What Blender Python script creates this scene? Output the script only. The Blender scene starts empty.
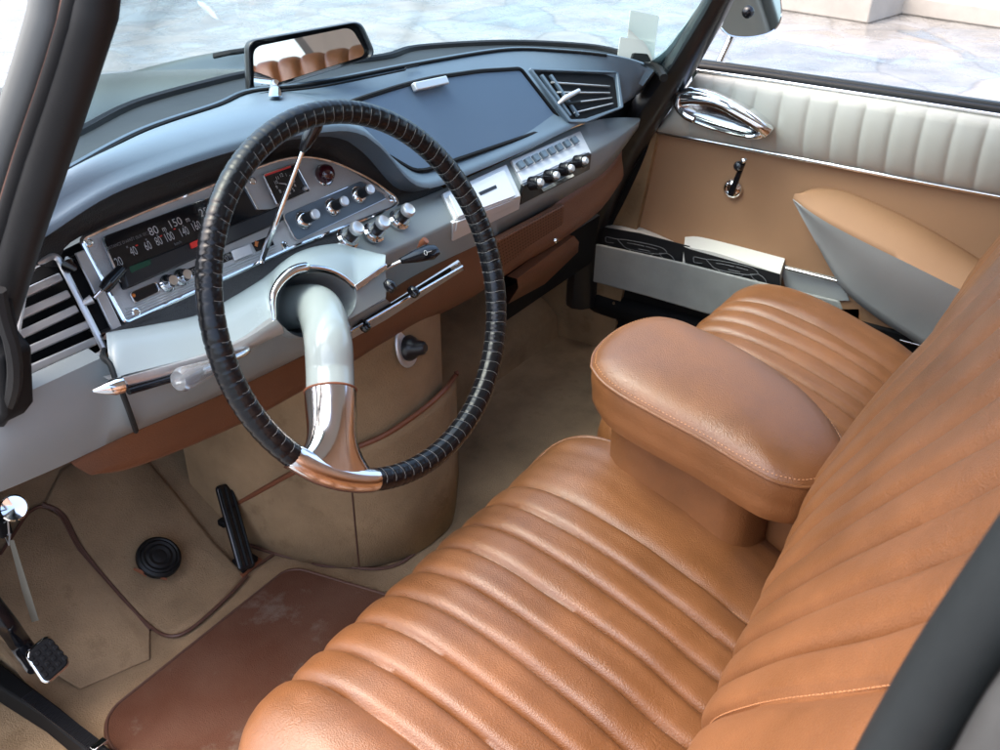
import bpy, bmesh, math, random
from mathutils import Vector as V, Matrix, noise
random.seed(7)
S = bpy.context.scene
COL = S.collection
R = math.radians
# ------------------------------------------------------------------ camera
F = 1000.0
CH = math.atan2(1670, math.hypot(F, 585)); CP = math.atan2(585, F)
CD = V((math.cos(CP)*math.sin(CH), math.cos(CP)*math.cos(CH), -math.sin(CP)))
CR = V((math.cos(CH), -math.sin(CH), 0)); CU = CR.cross(CD)
CC = V((-1.056, -.663, 1.07))
cam = bpy.data.cameras.new('camera'); cam.sensor_width = 36; cam.lens = 36
cam.clip_start = .02; cam.clip_end = 400
co = bpy.data.objects.new('camera', cam); COL.objects.link(co)
M3 = Matrix((CR, CU, -CD)).transposed()
co.matrix_world = Matrix.Translation(CC) @ M3.to_4x4()
S.camera = co
cam.dof.use_dof = True; cam.dof.focus_distance = 1.25; cam.dof.aperture_fstop = 16

# measuring aids: where the sight line through a photo pixel meets a real plane
def ray(px, py): return CD + CR*((px-500)/F) - CU*((py-375)/F)
def X(px, py, v): q = ray(px, py); return CC + q*((v-CC.x)/q.x)
def Y(px, py, v): q = ray(px, py); return CC + q*((v-CC.y)/q.y)
def Z(px, py, v): q = ray(px, py); return CC + q*((v-CC.z)/q.z)
class Plane:
    def __init__(s, p, n): s.p = V(p); s.n = V(n).normalized()
    def __call__(s, px, py, off=0):
        q = ray(px, py); o = s.p + s.n*off
        return CC + q*((o-CC).dot(s.n)/q.dot(s.n))
def plane3(a, b, c):
    n = (b-a).cross(c-a).normalized()
    if n.dot(CC-a) < 0: n = -n
    return Plane(a, n)

# ------------------------------------------------------------------ materials
def mat(name, col, rough=.5, metal=0, spec=.5, bump=None, var=0, vscale=30, coat=0, sheen=0, rvar=0, trans=0, ior=None, col2=None, emit=None):
    m = bpy.data.materials.new(name); m.use_nodes = True
    nt = m.node_tree; b = nt.nodes['Principled BSDF']; L = nt.links
    b.inputs['Base Color'].default_value = (*col, 1)
    b.inputs['Roughness'].default_value = rough; b.inputs['Metallic'].default_value = metal
    b.inputs['Specular IOR Level'].default_value = spec
    if ior: b.inputs['IOR'].default_value = ior
    if coat: b.inputs['Coat Weight'].default_value = coat; b.inputs['Coat Roughness'].default_value = .12
    if sheen: b.inputs['Sheen Weight'].default_value = sheen; b.inputs['Sheen Roughness'].default_value = .4
    if trans: b.inputs['Transmission Weight'].default_value = trans
    tc = nt.nodes.new('ShaderNodeTexCoord')
    if var or rvar:
        n = nt.nodes.new('ShaderNodeTexNoise'); n.inputs['Scale'].default_value = vscale; n.inputs['Detail'].default_value = 5
        n.inputs['Roughness'].default_value = .62
        L.new(tc.outputs['Object'], n.inputs['Vector'])
        if var:
            r = nt.nodes.new('ShaderNodeValToRGB')
            c2 = col2 or tuple(min(1, c*(1+var)) for c in col); c1 = tuple(c*(1-var) for c in col) if not col2 else col
            r.color_ramp.elements[0].color = (*c1, 1); r.color_ramp.elements[0].position = .3
            r.color_ramp.elements[1].color = (*c2, 1); r.color_ramp.elements[1].position = .72
            L.new(n.outputs['Fac'], r.inputs['Fac']); L.new(r.outputs['Color'], b.inputs['Base Color'])
        if rvar:
            mr = nt.nodes.new('ShaderNodeMapRange'); mr.inputs['To Min'].default_value = max(.02, rough-rvar); mr.inputs['To Max'].default_value = min(1, rough+rvar)
            mr.inputs['From Min'].default_value = .3; mr.inputs['From Max'].default_value = .7
            L.new(n.outputs['Fac'], mr.inputs['Value']); L.new(mr.outputs['Result'], b.inputs['Roughness'])
    if bump:
        prev = None
        for kind, sc, st in bump:
            t = None
            if kind == 'e': pass
            elif kind == 'v':
                t = nt.nodes.new('ShaderNodeTexVoronoi'); t.inputs['Scale'].default_value = sc; out = t.outputs['Distance']
            elif kind == 'w':
                t = nt.nodes.new('ShaderNodeTexWave'); t.inputs['Scale'].default_value = sc; out = t.outputs['Fac']
            else:
                t = nt.nodes.new('ShaderNodeTexNoise'); t.inputs['Scale'].default_value = sc; t.inputs['Detail'].default_value = 6
                t.inputs['Roughness'].default_value = .6; out = t.outputs['Fac']
            if kind == 'e':
                t = nt.nodes.new('ShaderNodeTexVoronoi'); t.feature = 'DISTANCE_TO_EDGE'; t.inputs['Scale'].default_value = sc
                dn = nt.nodes.new('ShaderNodeTexNoise'); dn.inputs['Scale'].default_value = sc*.6; dn.inputs['Detail'].default_value = 4
                mx = nt.nodes.new('ShaderNodeMixRGB'); mx.inputs[0].default_value = .035
                L.new(tc.outputs['Object'], dn.inputs['Vector']); L.new(tc.outputs['Object'], mx.inputs[1]); L.new(dn.outputs['Color'], mx.inputs[2]); L.new(mx.outputs[0], t.inputs['Vector'])
                cr = nt.nodes.new('ShaderNodeMapRange'); cr.inputs['From Max'].default_value = .05; cr.interpolation_type = 'SMOOTHSTEP'; L.new(t.outputs['Distance'], cr.inputs['Value'])
                msk = nt.nodes.new('ShaderNodeTexNoise'); msk.inputs['Scale'].default_value = 11; L.new(tc.outputs['Object'], msk.inputs['Vector'])
                mr2 = nt.nodes.new('ShaderNodeMapRange'); mr2.inputs['From Min'].default_value = .5; mr2.inputs['From Max'].default_value = .64; L.new(msk.outputs['Fac'], mr2.inputs['Value'])
                inv = nt.nodes.new('ShaderNodeMath'); inv.operation = 'SUBTRACT'; inv.inputs[0].default_value = 1; L.new(cr.outputs[0], inv.inputs[1])
                mu = nt.nodes.new('ShaderNodeMath'); mu.operation = 'MULTIPLY'; L.new(inv.outputs[0], mu.inputs[0]); L.new(mr2.outputs[0], mu.inputs[1])
                ng = nt.nodes.new('ShaderNodeMath'); ng.operation = 'MULTIPLY'; ng.inputs[1].default_value = -1; L.new(mu.outputs[0], ng.inputs[0]); out = ng.outputs[0]
            else: L.new(tc.outputs['Object'], t.inputs['Vector'])
            bp = nt.nodes.new('ShaderNodeBump'); bp.inputs['Strength'].default_value = st; bp.inputs['Distance'].default_value = .002
            L.new(out, bp.inputs['Height'])
            if prev: L.new(prev.outputs['Normal'], bp.inputs['Normal'])
            prev = bp
        L.new(prev.outputs['Normal'], b.inputs['Normal'])
    if emit: b.inputs['Emission Color'].default_value = (*emit, 1); b.inputs['Emission Strength'].default_value = 1
    return m

LEATHER = mat('tan_leather', (.205, .079, .026), .43, bump=[('n', 30, .15), ('e', 60, .16), ('v', 620, .20), ('n', 1100, .12)], var=.22, vscale=9, rvar=.06, spec=.7, coat=.05)
LEATHER_D = mat('brown_leather', (.175, .070, .031), .55, bump=[('v', 500, .2), ('n', 40, .15)], var=.1, vscale=8)
PIPE_D = mat('leather_piping', (.22, .075, .035), .5, bump=[('n', 500, .2)])
STRAP = mat('faded_strap', (.26, .235, .185), .7, bump=[('n', 300, .2)])
THREAD = mat('tan_thread', (.50, .24, .11), .7)
PAD = mat('slate_vinyl', (.108, .150, .192), .38, bump=[('v', 900, .1), ('n', 12, .1)], var=.08, vscale=5, spec=.6)
LID = mat('slate_lid_vinyl', (.078, .125, .195), .44, bump=[('v', 1200, .12)], var=.05, vscale=4, spec=.6)
HOODB = mat('black_crackle', (.030, .030, .031), .40, bump=[('v', 700, .4), ('n', 60, .2)])
GREY = mat('grey_fascia_paint', (.275, .312, .315), .38, bump=[('n', 420, .05), ('n', 9, .06)], var=.035, vscale=6, rvar=.06)
COWL = mat('pale_grey_cowl_paint', (.42, .50, .51), .24, bump=[('n', 300, .05)], var=.03, vscale=7, rvar=.05)
TUBE = mat('ivory_grey_enamel', (.38, .43, .415), .18, coat=.5, var=.03, vscale=9)
CHROME = mat('chrome', (.82, .83, .84), .07, 1, rvar=.04, vscale=60)
FOOT = mat('worn_chrome', (.80, .80, .81), .15, 1, rvar=.05, vscale=40)
SATIN = mat('brushed_aluminium', (.66, .67, .68), .34, .65, bump=[('n', 500, .06)])
DCHROME = mat('shaded_chrome', (.34, .34, .35), .12, 1)  # chrome with the dark cabin reflection put into its colour, for the handle recess
ALU = mat('polished_aluminium', (.80, .80, .80), .30, .35, bump=[('n', 500, .05)])
STEEL = mat('grained_steel', (.56, .57, .57), .45, .3, bump=[('v', 900, .35)])
BLACK = mat('black_plastic', (.014, .014, .016), .3, bump=[('n', 300, .05)])
BLACKM = mat('matt_black', (.007, .007, .0075), .65, spec=.18)
BLACKG = mat('gloss_black', (.008, .008, .010), .12)
RUBBER = mat('black_rubber', (.009, .009, .0095), .5, spec=.28, bump=[('n', 60, .12)], var=.2, vscale=14)
SEALR = mat('weathered_rubber', (.014, .017, .018), .55, spec=.25, bump=[('n', 40, .15)], var=.25, vscale=10)
WRAP = mat('black_rim_leather', (.006, .0065, .008), .22, bump=[('n', 160, .12)], rvar=.05, vscale=50, spec=.35)
WTHREAD = mat('pale_thread', (.26, .25, .24), .6)
CARPET = mat('tan_carpet', (.36, .236, .130), .95, bump=[('n', 420, .9), ('n', 26, .35)], var=.26, vscale=7, sheen=.03, spec=.1)
CARPET_D = mat('dusty_brown_carpet', (.32, .215, .125), .95, bump=[('n', 420, .9), ('n', 22, .35)], var=.34, vscale=8, sheen=.03, spec=.1)
MATM = mat('red_brown_mat', (.098, .036, .019), .8, spec=.15, bump=[('v', 700, .3), ('n', 20, .2)], var=.5, vscale=9, rvar=.12, col2=(.135, .066, .042))
DOORT = mat('tan_door_vinyl', (.36, .197, .103), .68, bump=[('v', 900, .2), ('n', 10, .12)], var=.06, vscale=5)
CREAM = mat('cream_vinyl', (.49, .475, .42), .40, bump=[('v', 900, .12), ('n', 14, .12)], var=.03, vscale=6)
GVINYL = mat('grey_vinyl', (.36, .375, .37), .5, bump=[('v', 900, .2), ('n', 12, .15)], var=.05, vscale=6)
PAPER = mat('paper', (.78, .76, .70), .7, bump=[('n', 90, .1)])
POCKETV = mat('grey_pocket_vinyl', (.245, .255, .25), .55, bump=[('v', 900, .2), ('n', 30, .25)], var=.12, vscale=16)
PRINTB = mat('black_print', (.015, .016, .018), .35)
PRINTW = mat('white_print', (.20, .21, .22), .5)
MARK = mat('dial_white', (.55, .55, .54), .5)
MARKG = mat('dial_grey', (.20, .20, .20), .5)
RED = mat('red_needle', (.75, .03, .02), .35)
GREEN = mat('green_lens', (.01, .06, .035), .2)
AMBER = mat('amber_lens', (.55, .16, .03), .3)
REDLENS = mat('dark_red_lens', (.055, .006, .010), .06, coat=1)
CLEAR = mat('clear_plastic', (.75, .78, .80), .08, trans=.75, ior=1.45)
MIRROR = mat('mirror_glass', (.92, .92, .92), .02, 1)
MIRRORB = mat('wing_mirror_glass', (.50, .58, .60), .03, 1)
BODY = mat('grey_car_paint', (.028, .038, .036), .22, spec=.16, var=.02, vscale=3)
BEAD = mat('brown_bead', (.10, .045, .03), .5)
BODYW = mat('pale_trim_paint', (.13, .135, .13), .45, var=.05, vscale=10)
DULL = mat('dull_grey_trim', (.060, .060, .058), .5, var=.2, vscale=20)
HEADL = mat('grey_headlining', (.60, .59, .57), .9)
STONE = mat('pale_stone', (.42, .38, .33), .75, bump=[('n', 40, .6)], var=.15, vscale=3)
FROST = mat('frosted_plastic', (.82, .83, .76), .4, trans=.25)

def glass_mat(name, tint, base):
    m = bpy.data.materials.new(name); m.use_nodes = True; nt = m.node_tree; nt.nodes.clear()
    o = nt.nodes.new('ShaderNodeOutputMaterial'); mx = nt.nodes.new('ShaderNodeMixShader')
    t = nt.nodes.new('ShaderNodeBsdfTransparent'); t.inputs[0].default_value = (*tint, 1)
    g = nt.nodes.new('ShaderNodeBsdfGlossy'); g.inputs['Roughness'].default_value = .02
    lw = nt.nodes.new('ShaderNodeLayerWeight'); fr = nt.nodes.new('ShaderNodeMath'); fr.operation = 'POWER'; fr.inputs[1].default_value = 4.5; nt.links.new(lw.outputs['Facing'], fr.inputs[0])
    ad = nt.nodes.new('ShaderNodeMath'); ad.operation = 'ADD'; ad.inputs[1].default_value = base; ad.use_clamp = True
    nt.links.new(fr.outputs[0], ad.inputs[0]); nt.links.new(ad.outputs[0], mx.inputs[0])
    nt.links.new(t.outputs[0], mx.inputs[1]); nt.links.new(g.outputs[0], mx.inputs[2]); nt.links.new(mx.outputs[0], o.inputs[0])
    return m
GLASS = glass_mat('windscreen_glass', (.80, .955, .975), .02)

def pave_mat():
    m = bpy.data.materials.new('wet_flagstones'); m.use_nodes = True; nt = m.node_tree; L = nt.links
    b = nt.nodes['Principled BSDF']; N = nt.nodes.new
    tc = N('ShaderNodeTexCoord')
    nz = N('ShaderNodeTexNoise'); nz.inputs['Scale'].default_value = 1.3; nz.inputs['Detail'].default_value = 3
    L.new(tc.outputs['Object'], nz.inputs['Vector'])
    mixv = N('ShaderNodeMixRGB'); mixv.inputs[0].default_value = .22; L.new(tc.outputs['Object'], mixv.inputs[1]); L.new(nz.outputs['Color'], mixv.inputs[2])
    vo = N('ShaderNodeTexVoronoi'); vo.feature = 'DISTANCE_TO_EDGE'; vo.inputs['Scale'].default_value = 1.55; L.new(mixv.outputs[0], vo.inputs['Vector'])
    vc = N('ShaderNodeTexVoronoi'); vc.inputs['Scale'].default_value = 1.55; L.new(mixv.outputs[0], vc.inputs['Vector'])
    n2 = N('ShaderNodeTexNoise'); n2.inputs['Scale'].default_value = 2.6; n2.inputs['Detail'].default_value = 9; n2.inputs['Roughness'].default_value = .62
    L.new(tc.outputs['Object'], n2.inputs['Vector'])
    # slab colours
    hs = N('ShaderNodeValToRGB'); hs.color_ramp.elements[0].color = (.16, .175, .182, 1); hs.color_ramp.elements[1].color = (.24, .22, .195, 1)
    sep = N('ShaderNodeSeparateColor'); L.new(vc.outputs['Color'], sep.inputs[0]); L.new(sep.outputs[0], hs.inputs['Fac'])
    mm = N('ShaderNodeMixRGB'); mm.blend_type = 'MULTIPLY'; mm.inputs[0].default_value = .7
    r2 = N('ShaderNodeValToRGB'); r2.color_ramp.elements[0].position = .3; r2.color_ramp.elements[1].position = .7
    r2.color_ramp.elements[0].color = (.50, .51, .53, 1); r2.color_ramp.elements[1].color = (1.5, 1.48, 1.45, 1)
    L.new(n2.outputs['Fac'], r2.inputs['Fac']); L.new(hs.outputs[0], mm.inputs[1]); L.new(r2.outputs[0], mm.inputs[2])
    jt = N('ShaderNodeMapRange'); jt.inputs['From Max'].default_value = .022; jt.inputs['To Min'].default_value = .68; jt.inputs['To Max'].default_value = 1
    L.new(vo.outputs['Distance'], jt.inputs['Value'])
    mj = N('ShaderNodeMixRGB'); mj.blend_type = 'MULTIPLY'; mj.inputs[0].default_value = 1; L.new(mm.outputs[0], mj.inputs[1]); L.new(jt.outputs[0], mj.inputs[2])
    L.new(mj.outputs[0], b.inputs['Base Color'])
    # water film: patches smooth, the rest damp
    n3 = N('ShaderNodeTexNoise'); n3.inputs['Scale'].default_value = 2.6; n3.inputs['Detail'].default_value = 9; n3.inputs['Roughness'].default_value = .62; n3.inputs['Distortion'].default_value = 1.1
    mp = N('ShaderNodeMapping'); mp.inputs['Location'].default_value = (3.3, 1.7, 0); L.new(tc.outputs['Object'], mp.inputs[0]); L.new(mp.outputs[0], n3.inputs['Vector'])
    rr = N('ShaderNodeMapRange'); rr.inputs['From Min'].default_value = .44; rr.inputs['From Max'].default_value = .58; rr.inputs['To Min'].default_value = .06; rr.inputs['To Max'].default_value = .5
    L.new(n3.outputs['Fac'], rr.inputs['Value']); L.new(rr.outputs[0], b.inputs['Roughness'])
    b.inputs['Specular IOR Level'].default_value = .75
    bp = N('ShaderNodeBump'); bp.inputs['Strength'].default_value = .5; bp.inputs['Distance'].default_value = .02
    hm = N('ShaderNodeMath'); hm.operation = 'MULTIPLY'; L.new(n2.outputs['Fac'], hm.inputs[0]); L.new(rr.outputs[0], hm.inputs[1])
    L.new(hm.outputs[0], bp.inputs['Height']); L.new(bp.outputs[0], b.inputs['Normal'])
    return m
PAVE = pave_mat()

def specks(m, scale, thr, col, amount):
    nt = m.node_tree; b = nt.nodes['Principled BSDF']; L = nt.links
    src = b.inputs['Base Color'].links[0].from_socket
    tc = nt.nodes.new('ShaderNodeTexCoord'); v = nt.nodes.new('ShaderNodeTexNoise'); v.inputs['Scale'].default_value = scale; v.inputs['Detail'].default_value = 8; v.inputs['Roughness'].default_value = .68
    L.new(tc.outputs['Object'], v.inputs['Vector'])
    r = nt.nodes.new('ShaderNodeMapRange'); r.inputs['From Min'].default_value = thr; r.inputs['From Max'].default_value = thr+.1; r.inputs['To Max'].default_value = amount
    L.new(v.outputs['Fac'], r.inputs['Value'])
    mx = nt.nodes.new('ShaderNodeMixRGB'); mx.inputs[2].default_value = (*col, 1); L.new(r.outputs[0], mx.inputs[0]); L.new(src, mx.inputs[1]); L.new(mx.outputs[0], b.inputs['Base Color'])
specks(MATM, 13, .56, (.19, .145, .115), .55)
specks(CARPET_D, 16, .58, (.19, .125, .070), .5)
specks(CARPET_D, 230, .69, (.36, .33, .28), .8)
specks(CARPET, 12, .57, (.19, .115, .058), .5)
specks(CARPET, 60, .64, (.34, .24, .15), .5)
# ------------------------------------------------------------------ mesh helpers
def smoothpath(pts, n):
    """Catmull-Rom through pts, n samples evenly spaced by arc length"""
    P = [V(p) for p in pts]
    if len(P) == 2: return [P[0].lerp(P[1], i/(n-1)) for i in range(n)]
    E = [P[0]*2-P[1]] + P + [P[-1]*2-P[-2]]
    D = []
    for i in range(1, len(E)-2):
        a, b, c, d = E[i-1:i+3]
        for k in range(16):
            t = k/16
            D.append(.5*((2*b)+(c-a)*t+(2*a-5*b+4*c-d)*t*t+(3*b-a-3*c+d)*t**3))
    D.append(P[-1])
    L = [0]
    for i in range(1, len(D)): L.append(L[-1]+(D[i]-D[i-1]).length)
    out = []; j = 0
    for i in range(n):
        s = L[-1]*i/(n-1)
        while j < len(D)-2 and L[j+1] < s: j += 1
        t = (s-L[j])/max(1e-9, L[j+1]-L[j])
        out.append(D[j].lerp(D[j+1], min(1, max(0, t))))
    return out
def lin(pts, n):
    P = [V(p) for p in pts]; L = [0]
    for i in range(1, len(P)): L.append(L[-1]+(P[i]-P[i-1]).length)
    out = []; j = 0
    for i in range(n):
        s = L[-1]*i/(n-1)
        while j < len(P)-2 and L[j+1] < s: j += 1
        out.append(P[j].lerp(P[j+1], min(1, max(0, (s-L[j])/max(1e-9, L[j+1]-L[j])))))
    return out
def roundpoly(P, rad, n=5):
    out = []; m = len(P)
    rads = rad if isinstance(rad, (list, tuple)) else [rad]*m
    for i in range(m):
        p = V(P[i]); a = V(P[i-1])-p; b = V(P[(i+1) % m])-p
        r = min(rads[i], a.length*.49, b.length*.49)
        if r < 1e-5: out += [p.copy() for _ in range(n+1)]; continue
        q0 = p+a.normalized()*r; q1 = p+b.normalized()*r
        for k in range(n+1):
            t = k/n; out.append(q0*(1-t)**2+p*2*t*(1-t)+q1*t*t)
    return out
class MB:
    def __init__(s): s.v = []; s.f = []
    def add(s, vs, fs):
        o = len(s.v); s.v += [V(v) for v in vs]; s.f += [[i+o for i in f] for f in fs]; return s
    def grid(s, rows, cu=False, cv=False):
        n = len(rows[0]); m = len(rows); vs = [p for r in rows for p in r]; fs = []
        for i in range(m if cv else m-1):
            for j in range(n if cu else n-1):
                a = i*n+j; b = i*n+(j+1) % n; c = ((i+1) % m)*n+(j+1) % n; d = ((i+1) % m)*n+j
                fs.append((a, b, c, d))
        return s.add(vs, fs)
    def tube(s, path, r, n=12, caps=True, up=None, flat=1, closed=False):
        P = [V(p) for p in path]; m = len(P)
        rs = r if isinstance(r, (list, tuple)) else [r]*m
        T = []
        for i in range(m):
            a = P[(i-1) % m] if closed or i > 0 else P[0]; b = P[(i+1) % m] if closed or i < m-1 else P[-1]
            T.append((b-a).normalized())
        u = V(up) if up else (V((0, 0, 1)) if abs(T[0].z) < .9 else V((1, 0, 0)))
        rows = []
        for i in range(m):
            u = (u - T[i]*u.dot(T[i])).normalized(); w = T[i].cross(u)
            rows.append([P[i]+(u*math.cos(2*math.pi*k/n)*flat+w*math.sin(2*math.pi*k/n))*rs[i] for k in range(n)])
        o = len(s.v); s.grid(rows, cu=True, cv=closed)
        if caps and not closed:
            s.f.append([o+k for k in range(n)][::-1]); s.f.append([o+(m-1)*n+k for k in range(n)])
        return s
    def lathe(s, o, ax, prof, n=24, squash=None):
        ax = V(ax).normalized(); u = (V((0, 0, 1)) if abs(ax.z) < .9 else V((1, 0, 0))).cross(ax).normalized(); w = ax.cross(u); o = V(o)
        rows = [[o+ax*h+(u*math.cos(2*math.pi*k/n)+w*math.sin(2*math.pi*k/n))*max(r, 1e-5) for k in range(n)] for r, h in prof]
        b = len(s.v); s.grid(rows, cu=True); s.f.append([b+k for k in range(n)][::-1]); s.f.append([b+(len(prof)-1)*n+k for k in range(n)])
        return s
    def slab(s, poly, nrm, t, both=True):
        nrm = V(nrm).normalized(); n = len(poly); a = [V(p) for p in poly]; b = [p+nrm*t for p in a]
        o = len(s.v); s.v += a+b
        for i in range(n): j = (i+1) % n; s.f.append([o+i, o+j, o+n+j, o+n+i])
        s.f.append([o+n+i for i in range(n)]); s.f.append([o+i for i in range(n)][::-1])
        return s
    def ring(s, outer, inner, nrm, t):
        nrm = V(nrm).normalized()*t
        rows = [outer, [p+nrm for p in outer], [p+nrm for p in inner], inner]
        return s.grid([[V(p) for p in r] for r in rows], cu=True, cv=True)
    def box(s, c, ax, ay, az):
        c = V(c); ax = V(ax); ay = V(ay); az = V(az)
        vs = [c+ax*i+ay*j+az*k for i in (-1, 1) for j in (-1, 1) for k in (-1, 1)]
        return s.add(vs, [(0, 1, 3, 2), (4, 6, 7, 5), (0, 4, 5, 1), (2, 3, 7, 6), (0, 2, 6, 4), (1, 5, 7, 3)])
    def text(s, body, pos, xd, yd, size, align='CENTER'):
        c = bpy.data.curves.new('t', 'FONT'); c.body = body; c.size = size; c.align_x = align; c.align_y = 'CENTER'
        ob = bpy.data.objects.new('t', c); COL.objects.link(ob)
        dg = bpy.context.evaluated_depsgraph_get(); dg.update()
        me = bpy.data.meshes.new_from_object(ob.evaluated_get(dg))
        vs = [V(pos)+V(xd)*v.co.x+V(yd)*v.co.y for v in me.vertices]; s.add(vs, [list(p.vertices) for p in me.polygons])
        bpy.data.objects.remove(ob); bpy.data.curves.remove(c); bpy.data.meshes.remove(me); return s
    def build(s, name, m, parent=None, bevel=0, seg=2, sharp=40, sub=0, solid=0, fixn=True, wn=False):
        top = parent is None
        base = V((0, 0, 0))
        if top:
            xs = [v.x for v in s.v]; ys = [v.y for v in s.v]; zs = [v.z for v in s.v]
            base = V(((min(xs)+max(xs))/2, (min(ys)+max(ys))/2, min(zs)))
        me = bpy.data.meshes.new(name); me.from_pydata([v-base for v in s.v], [], s.f); me.validate()
        if fixn:
            bm = bmesh.new(); bm.from_mesh(me); bmesh.ops.remove_doubles(bm, verts=bm.verts, dist=1e-6); bmesh.ops.recalc_face_normals(bm, faces=bm.faces); bm.to_mesh(me); bm.free()
        for p in me.polygons: p.use_smooth = True
        me.set_sharp_from_angle(angle=R(sharp))
        me.materials.append(m)
        o = bpy.data.objects.new(name, me); COL.objects.link(o)
        if parent:
            o.parent = parent
            o.matrix_parent_inverse = Matrix.Translation(-V(parent['_w'])) if '_w' in parent else Matrix()
        else: o.location = base
        if solid: md = o.modifiers.new('solid', 'SOLIDIFY'); md.thickness = solid; md.offset = 0
        if sub: md = o.modifiers.new('sub', 'SUBSURF'); md.levels = sub; md.render_levels = sub
        if bevel:
            md = o.modifiers.new('bev', 'BEVEL'); md.width = bevel; md.segments = seg; md.limit_method = 'ANGLE'; md.angle_limit = R(35); md.harden_normals = False
        return o
EMPT = []
def thing(name, loc, label, cat, group=None):
    o = bpy.data.objects.new(name, None); COL.objects.link(o); o.location = loc; o['_w'] = list(loc); o.empty_display_size = .05
    o['label'] = label; o['category'] = cat
    if group: o['group'] = group
    EMPT.append(o); return o
def tag(o, label=None, cat=None, group=None, kind=None):
    for k, v in (('label', label), ('category', cat), ('group', group), ('kind', kind)):
        if v: o[k] = v
    return o
UPZ = V((0, 0, 1))
# ================================================================== SETTING
g = MB(); g.grid([[V((x, y, -.33)) for x in (-60, -8, 12, 90)] for y in (-60, -8, 12, 90)])
tag(g.build('pavement', PAVE, sharp=60), kind='structure')
st = thing('stone_step', (7.4, -.6, -.33), 'pale stone steps at the edge of the wet pavement beyond the door window', 'step')
def stepblock(a, b, dep, h, name):
    m = MB(); a = V(a); b = V(b); d = (b-a); n = V((d.y, -d.x, 0)).normalized()
    if n.dot(V((1, 0, 0))) < 0: n = -n
    m.slab([a, b, b+n*dep, a+n*dep], UPZ, h); return m.build(name, STONE, st, bevel=.012)
def G(px, py): return Z(px, py, -.33)
stepblock(G(740, 4), G(868, 24), .6, .21, 'lower_block')
stepblock(G(892, 13), G(1090, 42), 1.2, .13, 'lower_tread')
stepblock(G(892, 13)+V((.42, .1, 0)), G(1090, 42)+V((.42, .1, 0)), 1.2, .30, 'upper_tread')

# ================================================================== CAR BODY
car = thing('car_body', (0, 0, -.33), 'grey car body around the cabin: bonnet, windscreen, black pillars and door sill', 'car')
def zb(x, y):
    t = max(0, y-.40); a = abs(x+.02); e = max(0, a-.66)
    return .678-.1447*(a/.6)**2-.0311*t-.1123*t*t+.1133*math.exp(-((a-.613)/.1124)**2)*min(1, max(0, (t-.25)/.5))-e*e*9
m = MB(); m.grid([[V((x, y, zb(x, y))) for x in [-.86+1.72*i/60 for i in range(61)]] for y in [.36+1.55*j/50 for j in range(51)]])
m.build('bonnet', BODY, car, sharp=80)
# windscreen base seal and glass
R5 = [(18, 168), (40, 152), (80, 133), (136, 105), (218, 82), (252, 75), (320, 66), (384, 58), (418, 49), (505, 44), (580, 47), (617, 53), (655, 66), (664, 78)]
R5z = [.735, .738, .738, .732, .725, .722, .718, .708, .70, .69, .675, .665, .65, .645]
r5 = smoothpath([Z(p[0], p[1], z-.006) for p, z in zip(R5, R5z)], 60)
R4 = [(12, 210), (40, 188), (65, 175), (143, 133), (218, 107), (252, 93), (316, 85), (418, 65), (505, 51), (560, 52), (610, 57), (644, 65), (660, 74)]
R4z = [.742, .745, .748, .738, .73, .726, .72, .708, .695, .685, .672, .655, .642]
r4 = smoothpath([Z(p[0], p[1], z) for p, z in zip(R4, R4z)], 60)
m = MB(); m.tube(r5, .0075, 8); m.build('windscreen_seal', RUBBER, car)
m = MB(); m.grid([[a.lerp(b, t)+UPZ*(-.004*math.sin(t*3.1)) for a, b in zip(r4, r5)] for t in (0, .3, .6, 1)])
m.build('scuttle_strip', SEALR, car)
# pillars: right one is fitted on x = .62 - .66
def pil(px0, x0, px1, x1): return X(*px0, x0), X(*px1, x1)
RT = [(752, -40), (727, 0), (700, 45), (672, 88), (640, 135), (615, 190), (598, 240), (592, 300)]
RX = [.58, .60, .62, .645, .665, .675, .68, .68]
rp = smoothpath([V((.55, -.22, 1.09))]+[X(p[0]-8, p[1], x) for p, x in zip(RT, RX)], 30)
m = MB(); m.tube(rp, [.032 if i < 10 else .032+.02*min(1, (i-10)/8) for i in range(30)], 12, flat=.7, up=(0, 1, 0)); pillR = m.build('windscreen_pillar', BLACK, car)
m = MB(); m.tube(smoothpath([X(*p, x) for p, x in [((733, -30), .61), ((709, 12), .63), ((688, 50), .645), ((668, 84), .66), ((655, 108), .67)]], 16), .007, 8); m.build('pillar_rubber', RUBBER, car)
m = MB(); m.tube(smoothpath([X(*p, x) for p, x in [((722, -22), .585), ((700, 10), .60), ((690, 26), .605), ((670, 52), .61), ((648, 66), .615), ((640, 71), .60)]], 16), [.004+.012*min(1, i/8) for i in range(16)], 8, flat=.5); m.build('pillar_trim', GREY, car)
# left pillar
lp = smoothpath([V((-.56, -.22, 1.09))]+[X(*p, x) for p, x in [((118, -60), -.60), ((98, 0), -.615), ((74, 75), -.628), ((50, 150), -.64), ((25, 225), -.655), ((3, 300), -.665), ((-18, 370), -.67)]], 30)
m = MB(); m.tube(lp, .0165, 20); m.build('windscreen_pillar', RUBBER, car)
for off, rr, mt, nm in ((-25, .0024, BEAD, 'pillar_bead'), (-38, .0125, BODYW, 'door_frame_trim'), (-17, .008, BLACKM, 'pillar_gap_seal')):
    pts = smoothpath([V((-.575, -.225, 1.085))]+[X(p[0]+off*1.25, p[1], x-.012) for p, x in [((122, -60), -.60), ((98, 0), -.615), ((75, 75), -.628), ((49, 150), -.64), ((26, 225), -.655), ((4, 300), -.665), ((-14, 370), -.67)]], 24)
    MB().tube(pts, rr, 10).build(nm, mt, car)
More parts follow.
